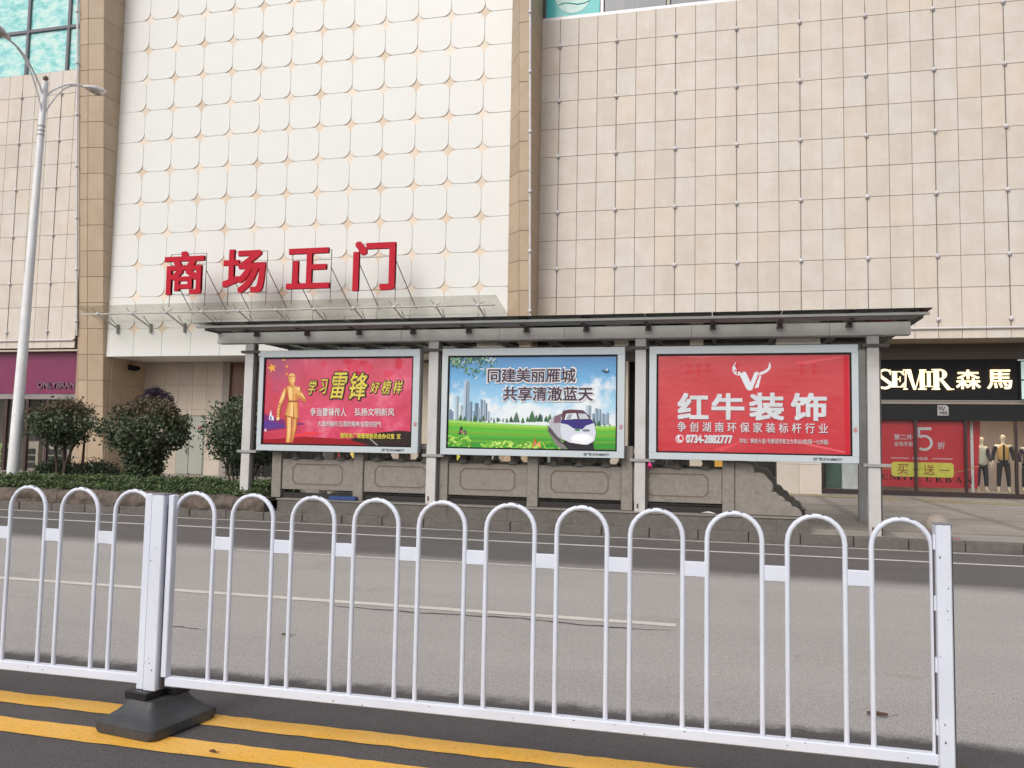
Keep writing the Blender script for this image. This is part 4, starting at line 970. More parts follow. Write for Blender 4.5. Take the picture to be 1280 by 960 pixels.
F([(504, 270), (510, 244), (538, 232), (560, 238), (568, 256), (566, 266), (536, 262), (514, 276), (512, 306), (506, 300)], gold2); F([(514, 256), (520, 242), (540, 236), (556, 242), (560, 254), (538, 252)], gold3); F([(506, 280), (514, 278), (518, 312), (510, 306)], gold4)
A.poly([(224, 500), (228, 470), (234, 450), (238, 476), (250, 488), (250, 504)], (226, 226, 240)); A.poly([(228, 498), (234, 476), (240, 500)], (70, 60, 150)); A.poly([(200, 558), (208, 542), (216, 558)], (230, 200, 220))
A.finish(pz)
for body, x0, y0, x1, y1, sh_ in (('学', 424, 302, 466, 372, .3), ('习', 484, 296, 524, 368, .3), ('雷', 540, 262, 622, 392, .3), ('锋', 634, 262, 722, 396, .25), ('好', 736, 308, 784, 362, .25), ('榜', 794, 300, 840, 368, .25), ('样', 850, 300, 896, 366, .25)):
    A.text(body, x0-2, y0-2, x1+2, y1+2, ink_k, pz, .01, sh_, 0, fat=.038); A.text(body, x0, y0, x1, y1, ink_y, pz, .0, sh_, 1, fat=.010)
A.text('争当雷锋传人', 440, 440, 622, 480, ink_w, pz, .012); A.text('弘扬文明新风', 664, 440, 858, 478, ink_w, pz, .012)
A.text('大爱的胸怀/忘我的精神/进取的锐气', 480, 506, 796, 534, ink_w, pz, .006); A.text('衡阳市广场管理委员会办公室', 596, 568, 862, 592, ink_y, pz, .03); A.text('宣', 874, 568, 892, 592, ink_y, pz, .03)
# poster 2
A = arts[1]; t, pz = roots[1][:2]
bc = [(150, 172, 192), (128, 152, 176), (176, 194, 208), (108, 132, 156)]
def tower(x, w_, top, bot, c):
    A.poly([(x-w_/2, bot), (x+w_/2, bot), (x+w_/2, top+4), (x, top), (x-w_/2, top+4)], c); A.poly([(x, bot), (x+w_/2, bot), (x+w_/2, top+6), (x, top+2)], tuple(int(k*.8) for k in c))
for x, w_, top in ((92, 14, 440), (104, 10, 450), (125, 20, 372), (150, 16, 420), (160, 12, 445), (198, 16, 402), (214, 10, 450), (228, 20, 410), (240, 10, 430), (254, 12, 392), (268, 10, 396), (279, 8, 410), (290, 12, 450), (304, 8, 480), (318, 9, 484), (334, 7, 482), (348, 8, 488), (366, 6, 486), (382, 8, 488), (400, 7, 490), (420, 8, 492), (560, 8, 470), (575, 8, 486)):
    tower(x, w_, top, 500, random.choice(bc))
tower(174, 30, 300, 500, (172, 192, 208)); A.poly([(170, 500), (173, 300), (176, 300), (179, 500)], (96, 122, 150))
for x, w_, top in ((788, 26, 422), (812, 12, 462), (826, 16, 436), (842, 14, 440), (858, 16, 462), (872, 10, 466), (880, 12, 458)): tower(x, w_, top, 520, random.choice(bc))
for i in range(34):
    x = 100+i*24+random.uniform(-6, 6); h = random.uniform(8, 26)*(1.7 if 430 < x < 600 else 1); c = random.choice([(52, 96, 66), (40, 78, 60), (66, 110, 70), (84, 110, 96)])
    yb = 503+random.uniform(0, 8) if x < 600 else 526
    A.poly([(x-h*.5, yb), (x+h*.5, yb), (x+h*.2, yb-h), (x, yb-h*1.5), (x-h*.3, yb-h*.8)], c)
def band(ys0, ys1, c):
    n = 14; A.poly([(78+ (925-78)*i/n, ys0(i/n)) for i in range(n+1)]+[(925-(925-78)*i/n, ys1(1-i/n)) for i in range(n+1)], c)
hz = lambda u: 494+22*math.sin(u*2.2)+14*u
for k in range(12):
    f = k/11; c = (int(120-70*f+20*math.sin(k*2)), int(190-55*f+10*math.sin(k*3)), int(60-10*f))
    if k == 0: c = (150, 205, 96)
    band(lambda u, f=f: hz(u)+(645-hz(u))*f, lambda u, f=f: min(658, hz(u)+(645-hz(u))*(f+.12)), c)
for i in range(170):
    u = random.random(); x = 84+u*240*(1 if random.random() < .75 else 0.4); y = 182+random.random()**1.6*95*(1.15-abs(x-230)/190)
    x, y = max(88, x), max(182, y); a = random.uniform(0, 3.1); r = random.uniform(5, 14)
    A.ell(x, y, r, r*.28, random.choice([(60, 120, 70), (90, 150, 84), (44, 92, 60), (140, 184, 120), (120, 150, 150), (206, 220, 214)]), 6, a)
for i in range(120):
    x = random.choice([random.uniform(84, 215), random.uniform(260, 430), random.uniform(440, 680)]); y = random.uniform(604, 640) if x > 230 else random.uniform(575, 640)
    A.ell(x, y, random.uniform(8, 22), random.uniform(3, 7), random.choice([(150, 205, 80), (110, 180, 60), (190, 226, 110), (84, 156, 50)]), 7, random.uniform(-1.2, 1.2))
for bx, by, c, s_ in ((160, 556, (40, 30, 44), 1.), (537, 616, (190, 110, 40), 1.)):
    A.poly([(bx, by), (bx-22*s_, by+18), (bx-14*s_, by-22), (bx-4, by-30)], c); A.poly([(bx, by), (bx+20*s_, by+20), (bx+16*s_, by-14)], tuple(min(255, k+50) for k in c)); A.ell(bx-6, by-2, 5, 7, (210, 130, 130)); A.ell(bx+6, by+6, 4, 4, (230, 180, 120))
A.poly([(845, 252), (862, 250), (872, 244), (880, 248), (886, 258), (866, 262), (858, 258)], (50, 78, 96)); A.poly([(866, 250), (880, 240), (876, 254)], (220, 232, 236))
# train
A.poly([(588, 520), (660, 600), (690, 645), (640, 630), (590, 550)], (128, 122, 120)); A.poly([(600, 530), (652, 590), (660, 620), (592, 552)], (80, 76, 78)); A.poly([(676, 600), (812, 612), (818, 656), (700, 650), (660, 610)], (44, 40, 46))
A.poly([(594, 500), (622, 474), (660, 462), (676, 600), (640, 580), (600, 530)], (176, 178, 186)); A.poly([(622, 480), (658, 466), (660, 510), (618, 512)], (120, 96, 112))
A.poly([(662, 452), (690, 445), (740, 446), (776, 456), (796, 480), (816, 510), (826, 560), (818, 600), (786, 618), (730, 616), (690, 606), (664, 590), (654, 560), (654, 500)], (206, 210, 222))
A.poly([(664, 450), (700, 444), (762, 448), (796, 478), (800, 496), (660, 496), (658, 470)], (92, 60, 72))
A.poly([(656, 494), (804, 494), (816, 512), (778, 524), (760, 542), (720, 540), (690, 520), (654, 512)], (54, 44, 120))
A.poly([(680, 466), (728, 462), (736, 490), (672, 496)], (214, 220, 226)); A.poly([(738, 464), (776, 466), (792, 490), (746, 492)], (190, 196, 206)); A.poly([(690, 470), (712, 468), (700, 492), (680, 494)], (150, 156, 170))
A.ell(758, 590, 56, 27, (232, 234, 240)); A.ell(752, 582, 40, 16, (246, 247, 250)); A.poly([(664, 590), (700, 608), (786, 620), (818, 602), (800, 626), (716, 630)], (38, 34, 40)); A.ell(736, 546, 14, 6, (70, 140, 90)); A.ell(778, 548, 20, 6, (110, 120, 130))
A.finish(pz)
A.text('同建美丽雁城', 280, 236, 726, 312, ink_w, pz, .01, 0, 0, fat=.055); A.text('同建美丽雁城', 284, 240, 722, 308, ink_n, pz, .01, 0, 1, fat=.02)
A.text('共享清澈蓝天', 360, 328, 812, 404, ink_w, pz, .01, 0, 0, fat=.055); A.text('共享清澈蓝天', 364, 332, 808, 400, ink_n, pz, .01, 0, 1, fat=.02)
A.text('高铁 雁城', 722, 540, 794, 556, ink_n, pz, .02, 0, 0)
# poster 3, with reflections painted in among the print
A = arts[2]; t, pz = roots[2][:2]
wht_ = (216, 222, 228)
A.poly([(572, 207), (566, 222), (568, 238), (578, 250), (598, 262), (584, 278), (566, 272), (554, 256), (552, 236), (560, 218)], wht_)
A.poly([(738, 207), (746, 222), (745, 240), (732, 256), (712, 268), (684, 278), (690, 262), (714, 252), (732, 238), (736, 222)], wht_)
A.poly([(588, 272), (612, 256), (622, 262), (644, 312), (664, 262), (674, 257), (686, 262), (652, 350), (636, 354), (624, 346)], wht_)
A.poly([(688, 280), (698, 278), (684, 338), (664, 342)], wht_)
for p, c in (([(170, 176), (520, 176), (400, 186)], (226, 104, 112)), ([(860, 210), (1110, 176), (1118, 180), (900, 222)], (218, 88, 98)), ([(820, 600), (1120, 668), (1112, 676), (830, 612)], (222, 92, 100)), ([(1100, 176), (1124, 176), (1124, 684), (1104, 680)], (196, 34, 50)), ([(450, 650), (640, 600), (500, 660)], (214, 74, 84))): A.poly(p, c)  # streaks across the sheet are reflections painted in colour
for x0 in (310, 360, 410, 560, 880, 940):  # faint character-like strokes, a reflection painted onto the sheet
    A.poly([(x0, 222), (x0+36, 222), (x0+34, 228), (x0+2, 228)], (196, 44, 56)); A.poly([(x0+14, 212), (x0+20, 212), (x0+20, 272), (x0+14, 272)], (196, 44, 56)); A.poly([(x0, 250), (x0+38, 250), (x0+38, 256), (x0, 256)], (196, 44, 56))
# telephone ring
A.ell(281, 596, 21, 21, wht_, 20); A.ell(281, 596, 17, 17, (206, 54, 64), 20); A.poly([(272, 580), (280, 578), (282, 588), (276, 592), (282, 602), (290, 602), (292, 610), (284, 612), (272, 604), (268, 590)], wht_)
A.finish(pz)
for ch, x0, x1, y0, y1 in (('红', 268, 432, 364, 500), ('牛', 444, 614, 366, 503), ('装', 636, 812, 364, 508), ('饰', 842, 1020, 366, 510)):
    A.text(ch, x0+6, y0+6, x1-6, y1-6, ink_g, pz, .01, fat=.036)
A.text('争创湖南环保家装标杆行业', 270, 522, 1022, 566, ink_g, pz, .012, space=1.62)
A.text('0734-2882777', 316, 582, 550, 618, ink_g, pz, .01, fat=.05); A.text('地址：解放大道1号雁城世家立方秀谷3楼(隔一七对面)', 588, 604, 1024, 628, ink_g, pz, .004)

# ------------------------------------------------------------------ road fence
def hoop_mesh():
    r = .1175; pts = [(-r, 0, .269), (-r, 0, .7), (-r, 0, 1.10)] + [(-r*math.cos(math.pi*i/12), 0, 1.10+r*math.sin(math.pi*i/12)) for i in range(1, 12)] + [(r, 0, 1.10), (r, 0, .7), (r, 0, .269)]
    b = MB(); rr = .0114; seg = 10; vs = []
    for i, p in enumerate(pts):
        d = (Vector(pts[min(i+1, len(pts)-1)])-Vector(pts[max(i-1, 0)])).normalized(); a = Vector((0, 1, 0)); bb = d.cross(a)
        for k in range(seg): t = 2*math.pi*k/seg; vs.append(Vector(p)+a*rr*math.cos(t)+bb*rr*math.sin(t))
    b.add(vs, [(i*seg+k, i*seg+(k+1) % seg, (i+1)*seg+(k+1) % seg, (i+1)*seg+k) for i in range(len(pts)-1) for k in range(seg)], True)
    return b.mesh('hoop', white_p)
HM = hoop_mesh()
PM = MB().box(-.056, .056, -.004, .004, .928, .996, .003).mesh('joining_plate', white_p)
def chip_mesh(sd_):
    random.seed(sd_); b = MB()
    for k in range(2):
        t = math.pi/2+random.uniform(-.35, .35); w_ = random.uniform(.03, .09)
        pts = []
        for s_ in range(5):
            a = t-w_+2*w_*s_/4
            for q in (-1, 1):
                wd = .0035*math.sin(math.pi*(s_+.5)/5)*random.uniform(.6, 1.3); ang = .9+q*wd/.0114
                rr = .1175+0.01155*math.sin(ang); pts.append((-rr*math.cos(a), -0.01155*math.cos(ang), 1.10+rr*math.sin(a)))
        b.add(pts, [(2*i, 2*i+1, 2*i+3, 2*i+2) for i in range(4)])
    return b.mesh('chipped_spot', chip_gap_m, False)
CHM = [chip_mesh(s_) for s_ in range(5)]; random.seed(3)
YFN = 3.85
def fence_panel(label, xs_, x0, x1):
    t = thing('road_fence_panel', label, 'fence', ((x0+x1)/2, YFN, 0), 'white road fence panels'); cx_ = (x0+x1)/2
    rail = MB().box(x0-cx_, x1-cx_, -.019, .019, .222, .270, .005).build('bottom_rail', white_p, t)
    hs_ = []
    ch_ = MB()
    for k in range(14):
        x = random.uniform(x0, x1)-cx_; z = random.uniform(.228, .262); q = random.uniform(.0015, .0045)
        ch_.add([(x, -.0194, z), (x+q*random.uniform(1, 3), -.0194, z-q*.5), (x+q*2, -.0194, z+q), (x, -.0194, z+q*.8)], [(0, 1, 2, 3)])
    for k in range(9):
        x = random.uniform(x0, x1)-cx_; q = random.uniform(.002, .005); y = random.uniform(-.015, .01)
        ch_.add([(x, y, .2705), (x+q*3, y+.001, .2705), (x+q*2, y+q, .2705), (x, y+q, .2705)], [(0, 1, 2, 3)])
    ch_.build('chipped_spot', chip_gap_m, rail, fix=False)
    for i, x in enumerate(xs_):
        h = inst('hoop', HM, (x-cx_, random.uniform(-.002, .002), 0), t); h.rotation_euler.z = random.uniform(-.02, .02)
        inst('chipped_spot', CHM[random.randrange(5)], (0, 0, 0), h)
        if i: inst('joining_plate', PM, ((x+xs_[i-1])/2-cx_, 0, random.uniform(-.002, .002)), t)
    return t, cx_
tR, cR = fence_panel('white hooped road fence panel right of the black rubber foot', [-2.678+.3407*k for k in range(11)], -2.80, .86)
tL, cL = fence_panel('white hooped road fence panel left of the black rubber foot', [-6.457+.3407*k for k in range(11)], -6.60, -2.955)
MB().box(-2.957-cL, -2.914-cL, -.035, .02, .20, 1.208, .004).build('end_stile', white_p, tL)
MB().box(-2.818-cR, -2.786-cR, -.03, .01, .270, 1.205, .004).build('end_stile', white_p, tR)
def post(x, w_, y, lab_, z0=.2):
    t = thing('fence_post', lab_, 'fence post', (x, y, z0), 'square white fence posts')
    MB().box(-w_/2, w_/2, -.034, .034, 0, 1.206-z0, .005).build('post_tube', white_p, t)
    MB().box(-w_/2-.002, w_/2+.002, -.036, .036, 1.2065-z0, 1.211-z0).build('cap', mat('worn_steel_cap', (.40, .40, .44), (.16, .15, .16), scale=30, rough=.6), t)
    MB().box(-w_/2-.008, w_/2+.012, .0, .02, .01, .95).build('post_gap_shade', chip_gap_m, t)  # dark backing strip added so the gaps beside the post look shaded
    c = MB()
    for k in range(7):
        z = random.uniform(.1, .98); xx = random.uniform(-w_/2+.005, w_/2-.012); s_ = random.uniform(.002, .006)
        c.add([(xx, -.0345, z), (xx+s_, -.0345, z-s_*.3), (xx+s_*1.3, -.0345, z+s_*.9), (xx+s_*.2, -.0345, z+s_*random.uniform(.8, 3))], [(0, 1, 2, 3)])
    c.build('chipped_spot', chip_gap_m, t, fix=False)
post(-2.869, .074, YFN-.015, 'square white fence post standing on the black rubber foot at left')
post(.882, .058, YFN-.015, 'square white end post of the fence at the right')
for k in range(4): MB().box(.846-cR, .856-cR, -.03, -.01, .35+.25*k, .41+.25*k).build('clip', white_p, tR)
def foot(x, y, rz, lab_):
    t = thing('rubber_foot', lab_, 'fence foot', (x, y, 0), 'black rubber fence feet', rz)
    def ring(hx, hy, z, r, n=6):
        pts = []
        for k, (sx, sy) in enumerate(((-1, -1), (1, -1), (1, 1), (-1, 1))):
            for i in range(n+1):
                a = math.pi+k*math.pi/2+i/n*math.pi/2; pts.append((sx*(hx-r)+r*math.cos(a), sy*(hy-r)+r*math.sin(a), z))
        return pts
    prof_ = [(.193, .223, .003, .05), (.199, .229, .010, .05), (.201, .231, .03, .03), (.200, .230, .058, .03), (.192, .222, .066, .03), (.160, .192, .083, .035), (.130, .168, .104, .035), (.110, .152, .124, .035), (.102, .145, .134, .035), (.094, .136, .150, .03), (.09, .132, .160, .025)]
    rs = [ring(*q) for q in prof_]; n8 = len(rs[0])
    v = [p for r in rs for p in r]; f = [(i*n8+k, i*n8+(k+1) % n8, (i+1)*n8+(k+1) % n8, (i+1)*n8+k) for i in range(len(rs)-1) for k in range(n8)]
    bb_ = MB(); bb_.add(v, f+[tuple(range(len(v)-n8, len(v)))], True)
    bo_ = bb_.build('block', rubber, t); bo_.data.set_sharp_from_angle(angle=R(24))
    blk_ = mat('shiny_black_collar', (.018, .018, .02), rough=.35)
    MB().box(-.10, .045, -.135, .0, .158, .2, .006).build('collar', blk_, t)
    MB().box(-.03, .10, .005, .125, .158, .198, .006).build('collar', blk_, t)
foot(-2.88, 3.90, R(-8), 'black rubber foot of the fence on the yellow lines')
foot(.90, 3.86, R(-5), 'black rubber foot under the right end post of the fence')

# ------------------------------------------------------------------ street lamp
lp = thing('street_lamp', 'tall white double armed street lamp behind the hedge at the left', 'street lamp', (-15.02, 15.0, .2))
wl_ = mat('white_lamp_paint', (.86, .86, .87), rough=.35, scale=3, bstr=.02)
LX = lambda z: .24*z/9.3
pole = MB().tube([(LX(z), 0, z) for z in (0, 3, 6, 9.25)], [.122, .106, .088, .065], 16).build('pole', wl_, lp)
for z in (8.0, 8.1, 8.2): MB().lathe([(.07, z), (.08, z+.01), (.08, z+.03), (.07, z+.04)], LX(z), 0, 12).build('band', steel_m, pole)
MB().ball((LX(9.3), 0, 9.33), .06, 10, 7).build('finial', mat('brown_finial', (.20, .12, .10), rough=.4), pole)
def arm(sg_, lenx, z1):
    T = LX(9)
    up_ = [(T, sg_*.03, 8.9)] + [(T, sg_*lenx*u, 8.9+(z1-8.9)*(1-(1-u)**1.9)) for u in (.15, .3, .45, .6, .75, .9, 1)]
    lo_ = [(T, sg_*.03, 8.45)] + [(T, sg_*lenx*u, 8.45+(z1-.03-8.45)*(1-(1-u)**2.2)) for u in (.1, .2, .35, .5, .65, .8)]
    a = MB().tube(up_, .022, 8).tube(lo_, .018, 8).build('arm', wl_, lp)
    y1 = sg_*lenx
    prof = [(0, .045, .03), (.1, .09, .06), (.3, .13, .09), (.55, .115, .075), (.70, .05, .03)]
    vs = []; seg = 12
    for d, w_, h_ in prof:
        for k in range(seg):
            tt = 2*math.pi*k/seg; zz = math.sin(tt)*h_*(1 if math.sin(tt) > 0 else .55)
            vs.append((T+math.cos(tt)*w_, y1+sg_*d, z1+.02+d*.22+zz))
    n_ = len(prof)
    h = MB().add(vs, [(i*seg+k, i*seg+(k+1) % seg, (i+1)*seg+(k+1) % seg, (i+1)*seg+k) for i in range(n_-1) for k in range(seg)]+[tuple(range(seg)), tuple(range((n_-1)*seg, n_*seg))], True).build('lamp_head', wl_, lp)
    MB().box(T-.08, T+.08, min(y1+sg_*.15, y1+sg_*.5), max(y1+sg_*.15, y1+sg_*.5), z1+.02, z1+.045).build('lens', mat('lamp_lens', (.45, .42, .38), rough=.2), h)
arm(1, 1.15, 9.62); arm(-1, 1.0, 9.72)

# ------------------------------------------------------------------ planting
def leaf_mat(name, cols):
    m, N, L, b = new_mat(name); g = N.new('ShaderNodeNewGeometry')
    c = ramp(N, L, g.outputs['Random Per Island'], [(i/(len(cols)-1), k) for i, k in enumerate(cols)])
    L.new(c, b.inputs['Base Color']); b.inputs['Roughness'].default_value = .5; b.inputs['Specular IOR Level'].default_value = .35
    tr = N.new('ShaderNodeBsdfTranslucent'); L.new(c, tr.inputs[0]); mx = N.new('ShaderNodeMixShader'); mx.inputs[0].default_value = .22
    L.new(b.outputs[0], mx.inputs[1]); L.new(tr.outputs[0], mx.inputs[2]); L.new(mx.outputs[0], N['Material Output'].inputs[0]); return m
lf_green = leaf_mat('photinia_leaf', [(.045, .068, .036), (.07, .105, .055), (.10, .135, .07), (.135, .16, .095), (.19, .20, .15), (.06, .09, .05)])
lf_tip = leaf_mat('reddish_tip_leaf', [(.08, .09, .05), (.12, .095, .055), (.16, .095, .06), (.10, .11, .06), (.20, .14, .09), (.06, .08, .045)])
lf_hedge = leaf_mat('hedge_leaf', [(.045, .08, .036), (.075, .125, .05), (.11, .17, .065), (.15, .22, .085), (.17, .20, .10), (.13, .115, .07)])
lf_dark = leaf_mat('dark_shrub_leaf', [(.028, .048, .028), (.045, .07, .038), (.065, .095, .05)])
lf_purple = leaf_mat('purple_leaf', [(.045, .028, .055), (.06, .038, .075), (.035, .022, .04)])
bark = mat('brown_bark', (.085, .055, .04), (.05, .033, .025), rough=.9, scale=12, bscale=30, bstr=.6)
def leaf(b, p, s, nrm=None):
    d = Vector((random.gauss(0, 1), random.gauss(0, 1), random.gauss(0, 1)+.2)).normalized()
    n_ = (Vector((random.gauss(0, .7), random.gauss(0, .7)-.3, random.gauss(0, .7)+.8))).normalized()
    w_ = d.cross(n_).normalized()*s*.3
    a = p; c = p+d*s; m_ = p+d*s*.5
    k = n_*s*.08
    n0 = len(b.v); b.v += [tuple(a), tuple(m_+w_+k), tuple(c), tuple(m_-w_+k)]; b.f += [(n0, n0+1, n0+2, n0+3)]; b.smooth.append(False); b.c.append(None)
def crown(radial, ctr, n_clump, per, ls, m, parent, name='crown', cl=.11, skip=0, zr=None, tipm=None, tipz=None):
    """radial(z, a) -> radius of the crown at height z and bearing a"""
    b = MB(); bt = MB()
    z0, z1 = zr
    for i in range(n_clump):
        z = random.uniform(z0, z1); a = random.uniform(0, 2*math.pi); rmax = radial(z, a)
        if rmax <= 0: continue
        rr = rmax*(1-abs(random.gauss(0, .22)) if random.random() < .8 else random.random())
        rr = max(rr, 0)
        p = Vector((ctr[0]+rr*math.cos(a), ctr[1]+rr*math.sin(a), z))
        if noise.noise(p*2.3) < -.28: continue
        out_ = (p-Vector((ctr[0], ctr[1], (z0+z1)/2))).normalized()
        for k in range(per):
            q = p+Vector((random.gauss(0, cl), random.gauss(0, cl), random.gauss(0, cl*.8)))
            tgt = bt if (tipm and (q.z > tipz(q) + random.gauss(0, .08))) else b
            leaf(tgt, q, ls*random.uniform(.6, 1.25))
    o = b.build(name, m, parent, fix=False)
    if bt.v: bt.build('young_leaves', tipm, o, fix=False)
    return o
# tree 1 (left)
t1 = thing('clipped_tree', 'small dark round-headed tree just right of the lamp pole', 'tree', (-14.4, 15.7, .3), 'clipped small trees in the planting bed')
def rad1(z, a): u = (z-1.60)/.60; return (.88+.1*math.sin(3*a+1)) * math.sqrt(max(0, 1-u*u)) if abs(u) < 1 else 0
crown(lambda z, a: (.64+.07*math.sin(3*a+1))*math.sqrt(max(0, 1-((z-1.50)/.45)**2)), (0, 0), 210, 26, .085, lf_green, t1, cl=.09, zr=(1.05, 1.93), tipm=lf_tip, tipz=lambda q: 1.76)
tk = MB()
for dx, dy, top in ((-.05, 0, (-.35, .05)), (.02, .05, (.1, -.1)), (.06, -.03, (.4, .1)), (.32, .25, (.42, .2))):
    tk.tube([(dx, dy, 0), (dx+(top[0]-dx)*.25, dy, .6), (dx+(top[0]-dx)*.6, dy+(top[1]-dy)*.5, 1.0), (top[0], top[1], 1.45)], [.045, .035, .025, .012], 7)
tk.build('trunk', bark, t1)
# tree 2 (middle, mushroom shaped)
t2 = thing('clipped_tree', 'bushy mushroom shaped tree with reddish top before the service door', 'tree', (-12.22, 15.7, .3), 'clipped small trees in the planting bed')
def rad2(z, a):
    pr_ = [(.25, .16), (.6, .27), (.85, .35), (1.0, .6), (1.15, .82), (1.4, .92), (1.6, .82), (1.8, .56), (1.92, .26), (1.98, .1)]
    for (za, ra), (zb_, rb) in zip(pr_[:-1], pr_[1:]):
        if za <= z <= zb_: return (ra+(rb-ra)*(z-za)/(zb_-za))*(1+.09*math.sin(4*a+z*3)+.05*math.sin(7*a))
    return 0
crown(rad2, (0, 0), 520, 30, .09, lf_green, t2, cl=.085, zr=(.28, 1.95), tipm=lf_tip, tipz=lambda q: 1.66)
MB().tube([(0, 0, 0), (.03, 0, .5), (0, .02, 1.1)], [.13, .10, .06], 9).tube([(.1, 0, .1), (.3, -.05, .7), (.5, 0, 1.2)], [.05, .04, .02], 7).tube([(-.08, 0, .1), (-.25, .05, .7), (-.5, 0, 1.2)], [.05, .04, .02], 7).build('trunk', bark, t2)
t2b = thing('purple_tree', 'small purple leaved crown showing above the mushroom shaped tree', 'tree', (-12.95, 16.9, .2))
crown(lambda z, a: .38*math.sqrt(max(0, 1-((z-2.12)/.33)**2)), (0, 0), 190, 26, .045, lf_purple, t2b, zr=(1.85, 2.5), cl=.035)
MB().tube([(0, 0, 0), (.02, 0, 2.1)], [.04, .02], 7).build('trunk', bark, t2b)
# tree 3
t3 = thing('clipped_tree', 'loose many stemmed tree half behind the left shelter post', 'tree', (-10.0, 15.9, .3), 'clipped small trees in the planting bed')
crown(lambda z, a: (.84+.12*math.sin(3*a))*math.sqrt(max(0, 1-((z-1.32)/.66)**2)), (.05, 0), 290, 22, .085, lf_dark, t3, zr=(.66, 1.98), tipm=lf_green, tipz=lambda q: 1.35+.2*math.sin(q.x*5))
tk = MB()
for k in range(7):
    x = -.25+.09*k; tk.tube([(x*.5, .03*(k % 3), 0), (x*1.2, 0, .5), (x*2.2, .05, 1.0), (x*2.6, 0, 1.5)], [.026, .02, .015, .008], 6)
tk.build('trunk', bark, t3)
# a leafy tree further right, seen between left post and balustrade: low shrub
for i, (x, y, r_, h_, lab_) in enumerate([(-15.0, 16.3, .5, .62, 'low dark round shrub directly behind the lamp pole'), (-13.95, 16.3, .62, .60, 'low dark round shrub under the small round-headed tree'), (-8.75, 15.6, .32, .5, 'small leafy shrub between the left shelter post and the balustrade')]):
    t = thing('round_shrub', lab_, 'shrub', (x, y, .25), 'low shrubs in the planting bed')
    crown(lambda z, a, r_=r_, h_=h_: r_*math.sqrt(max(0, 1-((z-h_*.55)/(h_*.55))**2)), (0, 0), 220, 24, .06, lf_dark if i < 2 else lf_hedge, t, name='foliage', zr=(.08, h_*1.08), cl=.06)
    MB().tube([(0, 0, 0), (0, 0, h_*.6)], [.03, .015], 6).build('stem', bark, t)
# low hedge planting, beyond counting
b = MB()
for i in range(30000):
    x = random.uniform(-17.5, -8.62); y = 14.42+abs(random.gauss(0, .55)); y = min(y, 17.0)
    hh = .66+.10*noise.noise(Vector((x*1.6, y*1.6, 0)))+.06*noise.noise(Vector((x*5, y*5, 3)))
    if y < 14.6: hh -= .12
    z = hh-abs(random.gauss(0, .10))
    if z < .36: z = random.uniform(.36, .6)
    leaf(b, Vector((x, y, z)), random.uniform(.035, .075))
o = b.build('low_hedge', lf_hedge, fix=False); tag(o, 'low green ground cover filling the planting bed', 'hedge', kind='stuff')
sheet('planting_soil', -18, -8.6, 14.45, 17.2, .34, mat('dark_soil', (.05, .04, .03), rough=.95))
# moulded rock edging in front of the bed
pw = thing('planter_edging', 'rough brown rock-like edging along the planting bed', 'planter wall', (-13, 14.2, .15))
rock = mat('rough_brown_rock', (.19, .15, .125), (.06, .048, .04), rough=.9, scale=5, bscale=22, bstr=1., grime=.4)
xx = -18.0; i = 0
while xx < -8.5:
    e = min(xx+random.uniform(1.0, 1.5), -8.40); nx_, ns = 30, 12; v = []; sd_ = i*7.3
    for a in range(nx_+1):
        x = xx+.006+(e-xx-.012)*a/nx_
        for k in range(ns+1):
            t = k/ns; ang = t*math.pi*.5
            if t < .55: y_, z_ = 14.215-.03*math.sin(t/.55*math.pi), .15+.24*t/.55
            else:
                u = (t-.55)/.45; y_, z_ = 14.215+.36*u, .39+.03*math.sin(u*math.pi)
            d = .05*noise.noise(Vector((x*3+sd_, y_*4, z_*7)))+.025*noise.noise(Vector((x*10, y_*10+sd_, z_*12)))
            ed = min(1, min(a, nx_-a)/2.); d = d*ed - (1-ed)*.015
            v.append((x+13, y_-14.2-d*(1 if t < .7 else .3), z_-.15+(d if t > .3 else 0)))
    f = [(a*(ns+1)+k, (a+1)*(ns+1)+k, (a+1)*(ns+1)+k+1, a*(ns+1)+k+1) for a in range(nx_) for k in range(ns)]
    MB().add(v, f, True).build('edging_stone', rock, pw, fix=True)
    xx = e; i += 1
MB().box(-5.0, 4.58, .03, .3, 0, .2).build('core', granite_d, pw)

# ------------------------------------------------------------------ small things
bo = thing('stone_bollard', 'round stone ball bollard on the kerb behind the fence end post', 'bollard', (3.31, 14.62, .15))
bs = mat('pinkish_granite', (.34, .29, .245), (.28, .235, .20), rough=.6, scale=20, bscale=90, bstr=.2)
MB().ball((0, 0, .20), .2, 24, 16, (1, 1, .92)).build('ball', bs, bo)
MB().lathe([(.0, .0), (.13, .0), (.13, .03), (.09, .05), (0, .05)], 0, 0, 16).build('base_ring', granite_d, bo)
def blob(name, lab_, cat, loc, rx__, ry__, h_, m, seed):
    random.seed(seed); b = MB(); n = 9
    ang = [2*math.pi*i/n for i in range(n)]; ro = [random.uniform(.6, 1.1) for _ in ang]
    v = [(rx__*r_*math.cos(a), ry__*r_*math.sin(a), random.uniform(0, h_*.5)) for a, r_ in zip(ang, ro)] + [(rx__*.4*r_*math.cos(a+.2), ry__*.4*r_*math.sin(a), h_*random.uniform(.6, 1)) for a, r_ in zip(ang, ro)]
    b.add(v, [(i, (i+1) % n, n+(i+1) % n, n+i) for i in range(n)]+[tuple(range(n, 2*n))]); o = b.build(name, m, loc=loc); tag(o, lab_, cat); return o
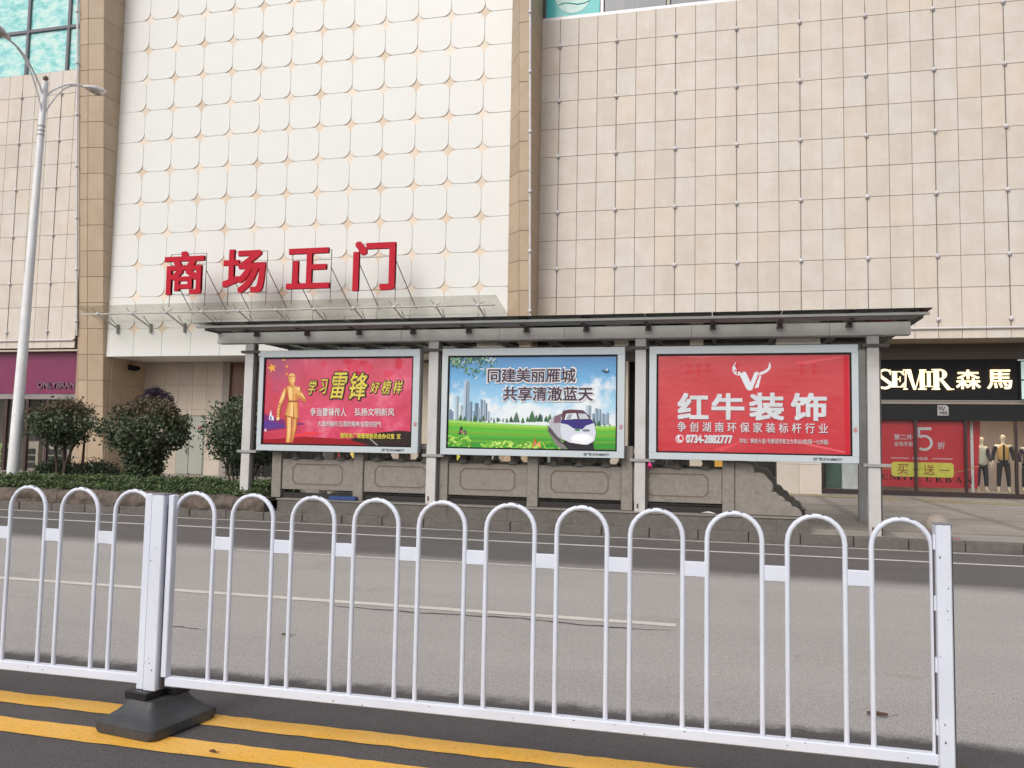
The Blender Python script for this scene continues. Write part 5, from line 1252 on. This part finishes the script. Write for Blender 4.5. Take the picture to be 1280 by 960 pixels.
blob('pink_litter', 'scrap of pink litter beside the stone ball bollard', 'litter', (3.56, 14.5, .154), .07, .03, .035, mat('pink_scrap', (.35, .12, .22)), 1)
blob('crumpled_paper', 'crumpled white paper on the balustrade ledge under the third light box', 'litter', (-.25, 14.52, .402), .12, .04, .05, mat('white_paper', (.7, .68, .65)), 2)
o = MB().box(-.26, .26, -.06, .06, 0, .075, .008).build('blue_box', mat('blue_plastic', (.02, .06, .20), rough=.4)); o.location = (-6.95, 14.55, .402); o.rotation_euler.z = .1; tag(o, 'flat blue box lying on the balustrade ledge below the crimson light box', 'box')
bg_ = blob('pink_bag', 'small bright pink bag tied to the third shelter post', 'bag', (-1.22, 14.44, 1.13), .06, .04, .13, mat('pink_plastic', (.70, .04, .22), rough=.4), 4)
def dry_leaf(x, y, s_, lab_, sd_):
    random.seed(sd_); b = MB(); n = 8; v = []
    for i in range(n): a = 2*math.pi*i/n; v.append((s_*math.cos(a)*random.uniform(.7, 1.2), s_*.35*math.sin(a)*random.uniform(.7, 1.3), .008+.012*abs(math.sin(a))))
    v.append((0, 0, .006)); b.add(v, [(i, (i+1) % n, n) for i in range(n)])
    b.tube([(s_, 0, .01), (s_*1.5, s_*.1, .015)], .0015, 4)
    o = b.build('dry_leaf', mat('dry_leaf_brown', (.14, .07, .04), rough=.8)); o.location = (x, y, .004); tag(o, lab_, 'leaf', 'dry leaves on the road')
dry_leaf(.85, 5.22, .075, 'larger dry brown leaf on the road seen through the right hoops', 1)
dry_leaf(-2.36, 3.62, .022, 'tiny dry leaf on the yellow line right of the rubber foot', 2)
dry_leaf(1.75, 5.4, .035, 'small dry leaf on the road right of the fence end post', 3)
dry_leaf(-3.25, 5.9, .05, 'dry leaf on the road behind the white post at left', 4)
cc = thing('wall_lamp', 'dark box lamp high on the side wall of the mall entrance', 'lamp', (-20.6, 25.6, 4.02))
MB().prism([(-.06, -.1), (.1, -.06), (.1, .05), (-.06, .1)], -.22, .22, .01).build('housing', black_m, cc)
MB().box(-.1, -.055, -.05, .05, -.04, .04).build('bracket', steel_d, cc)
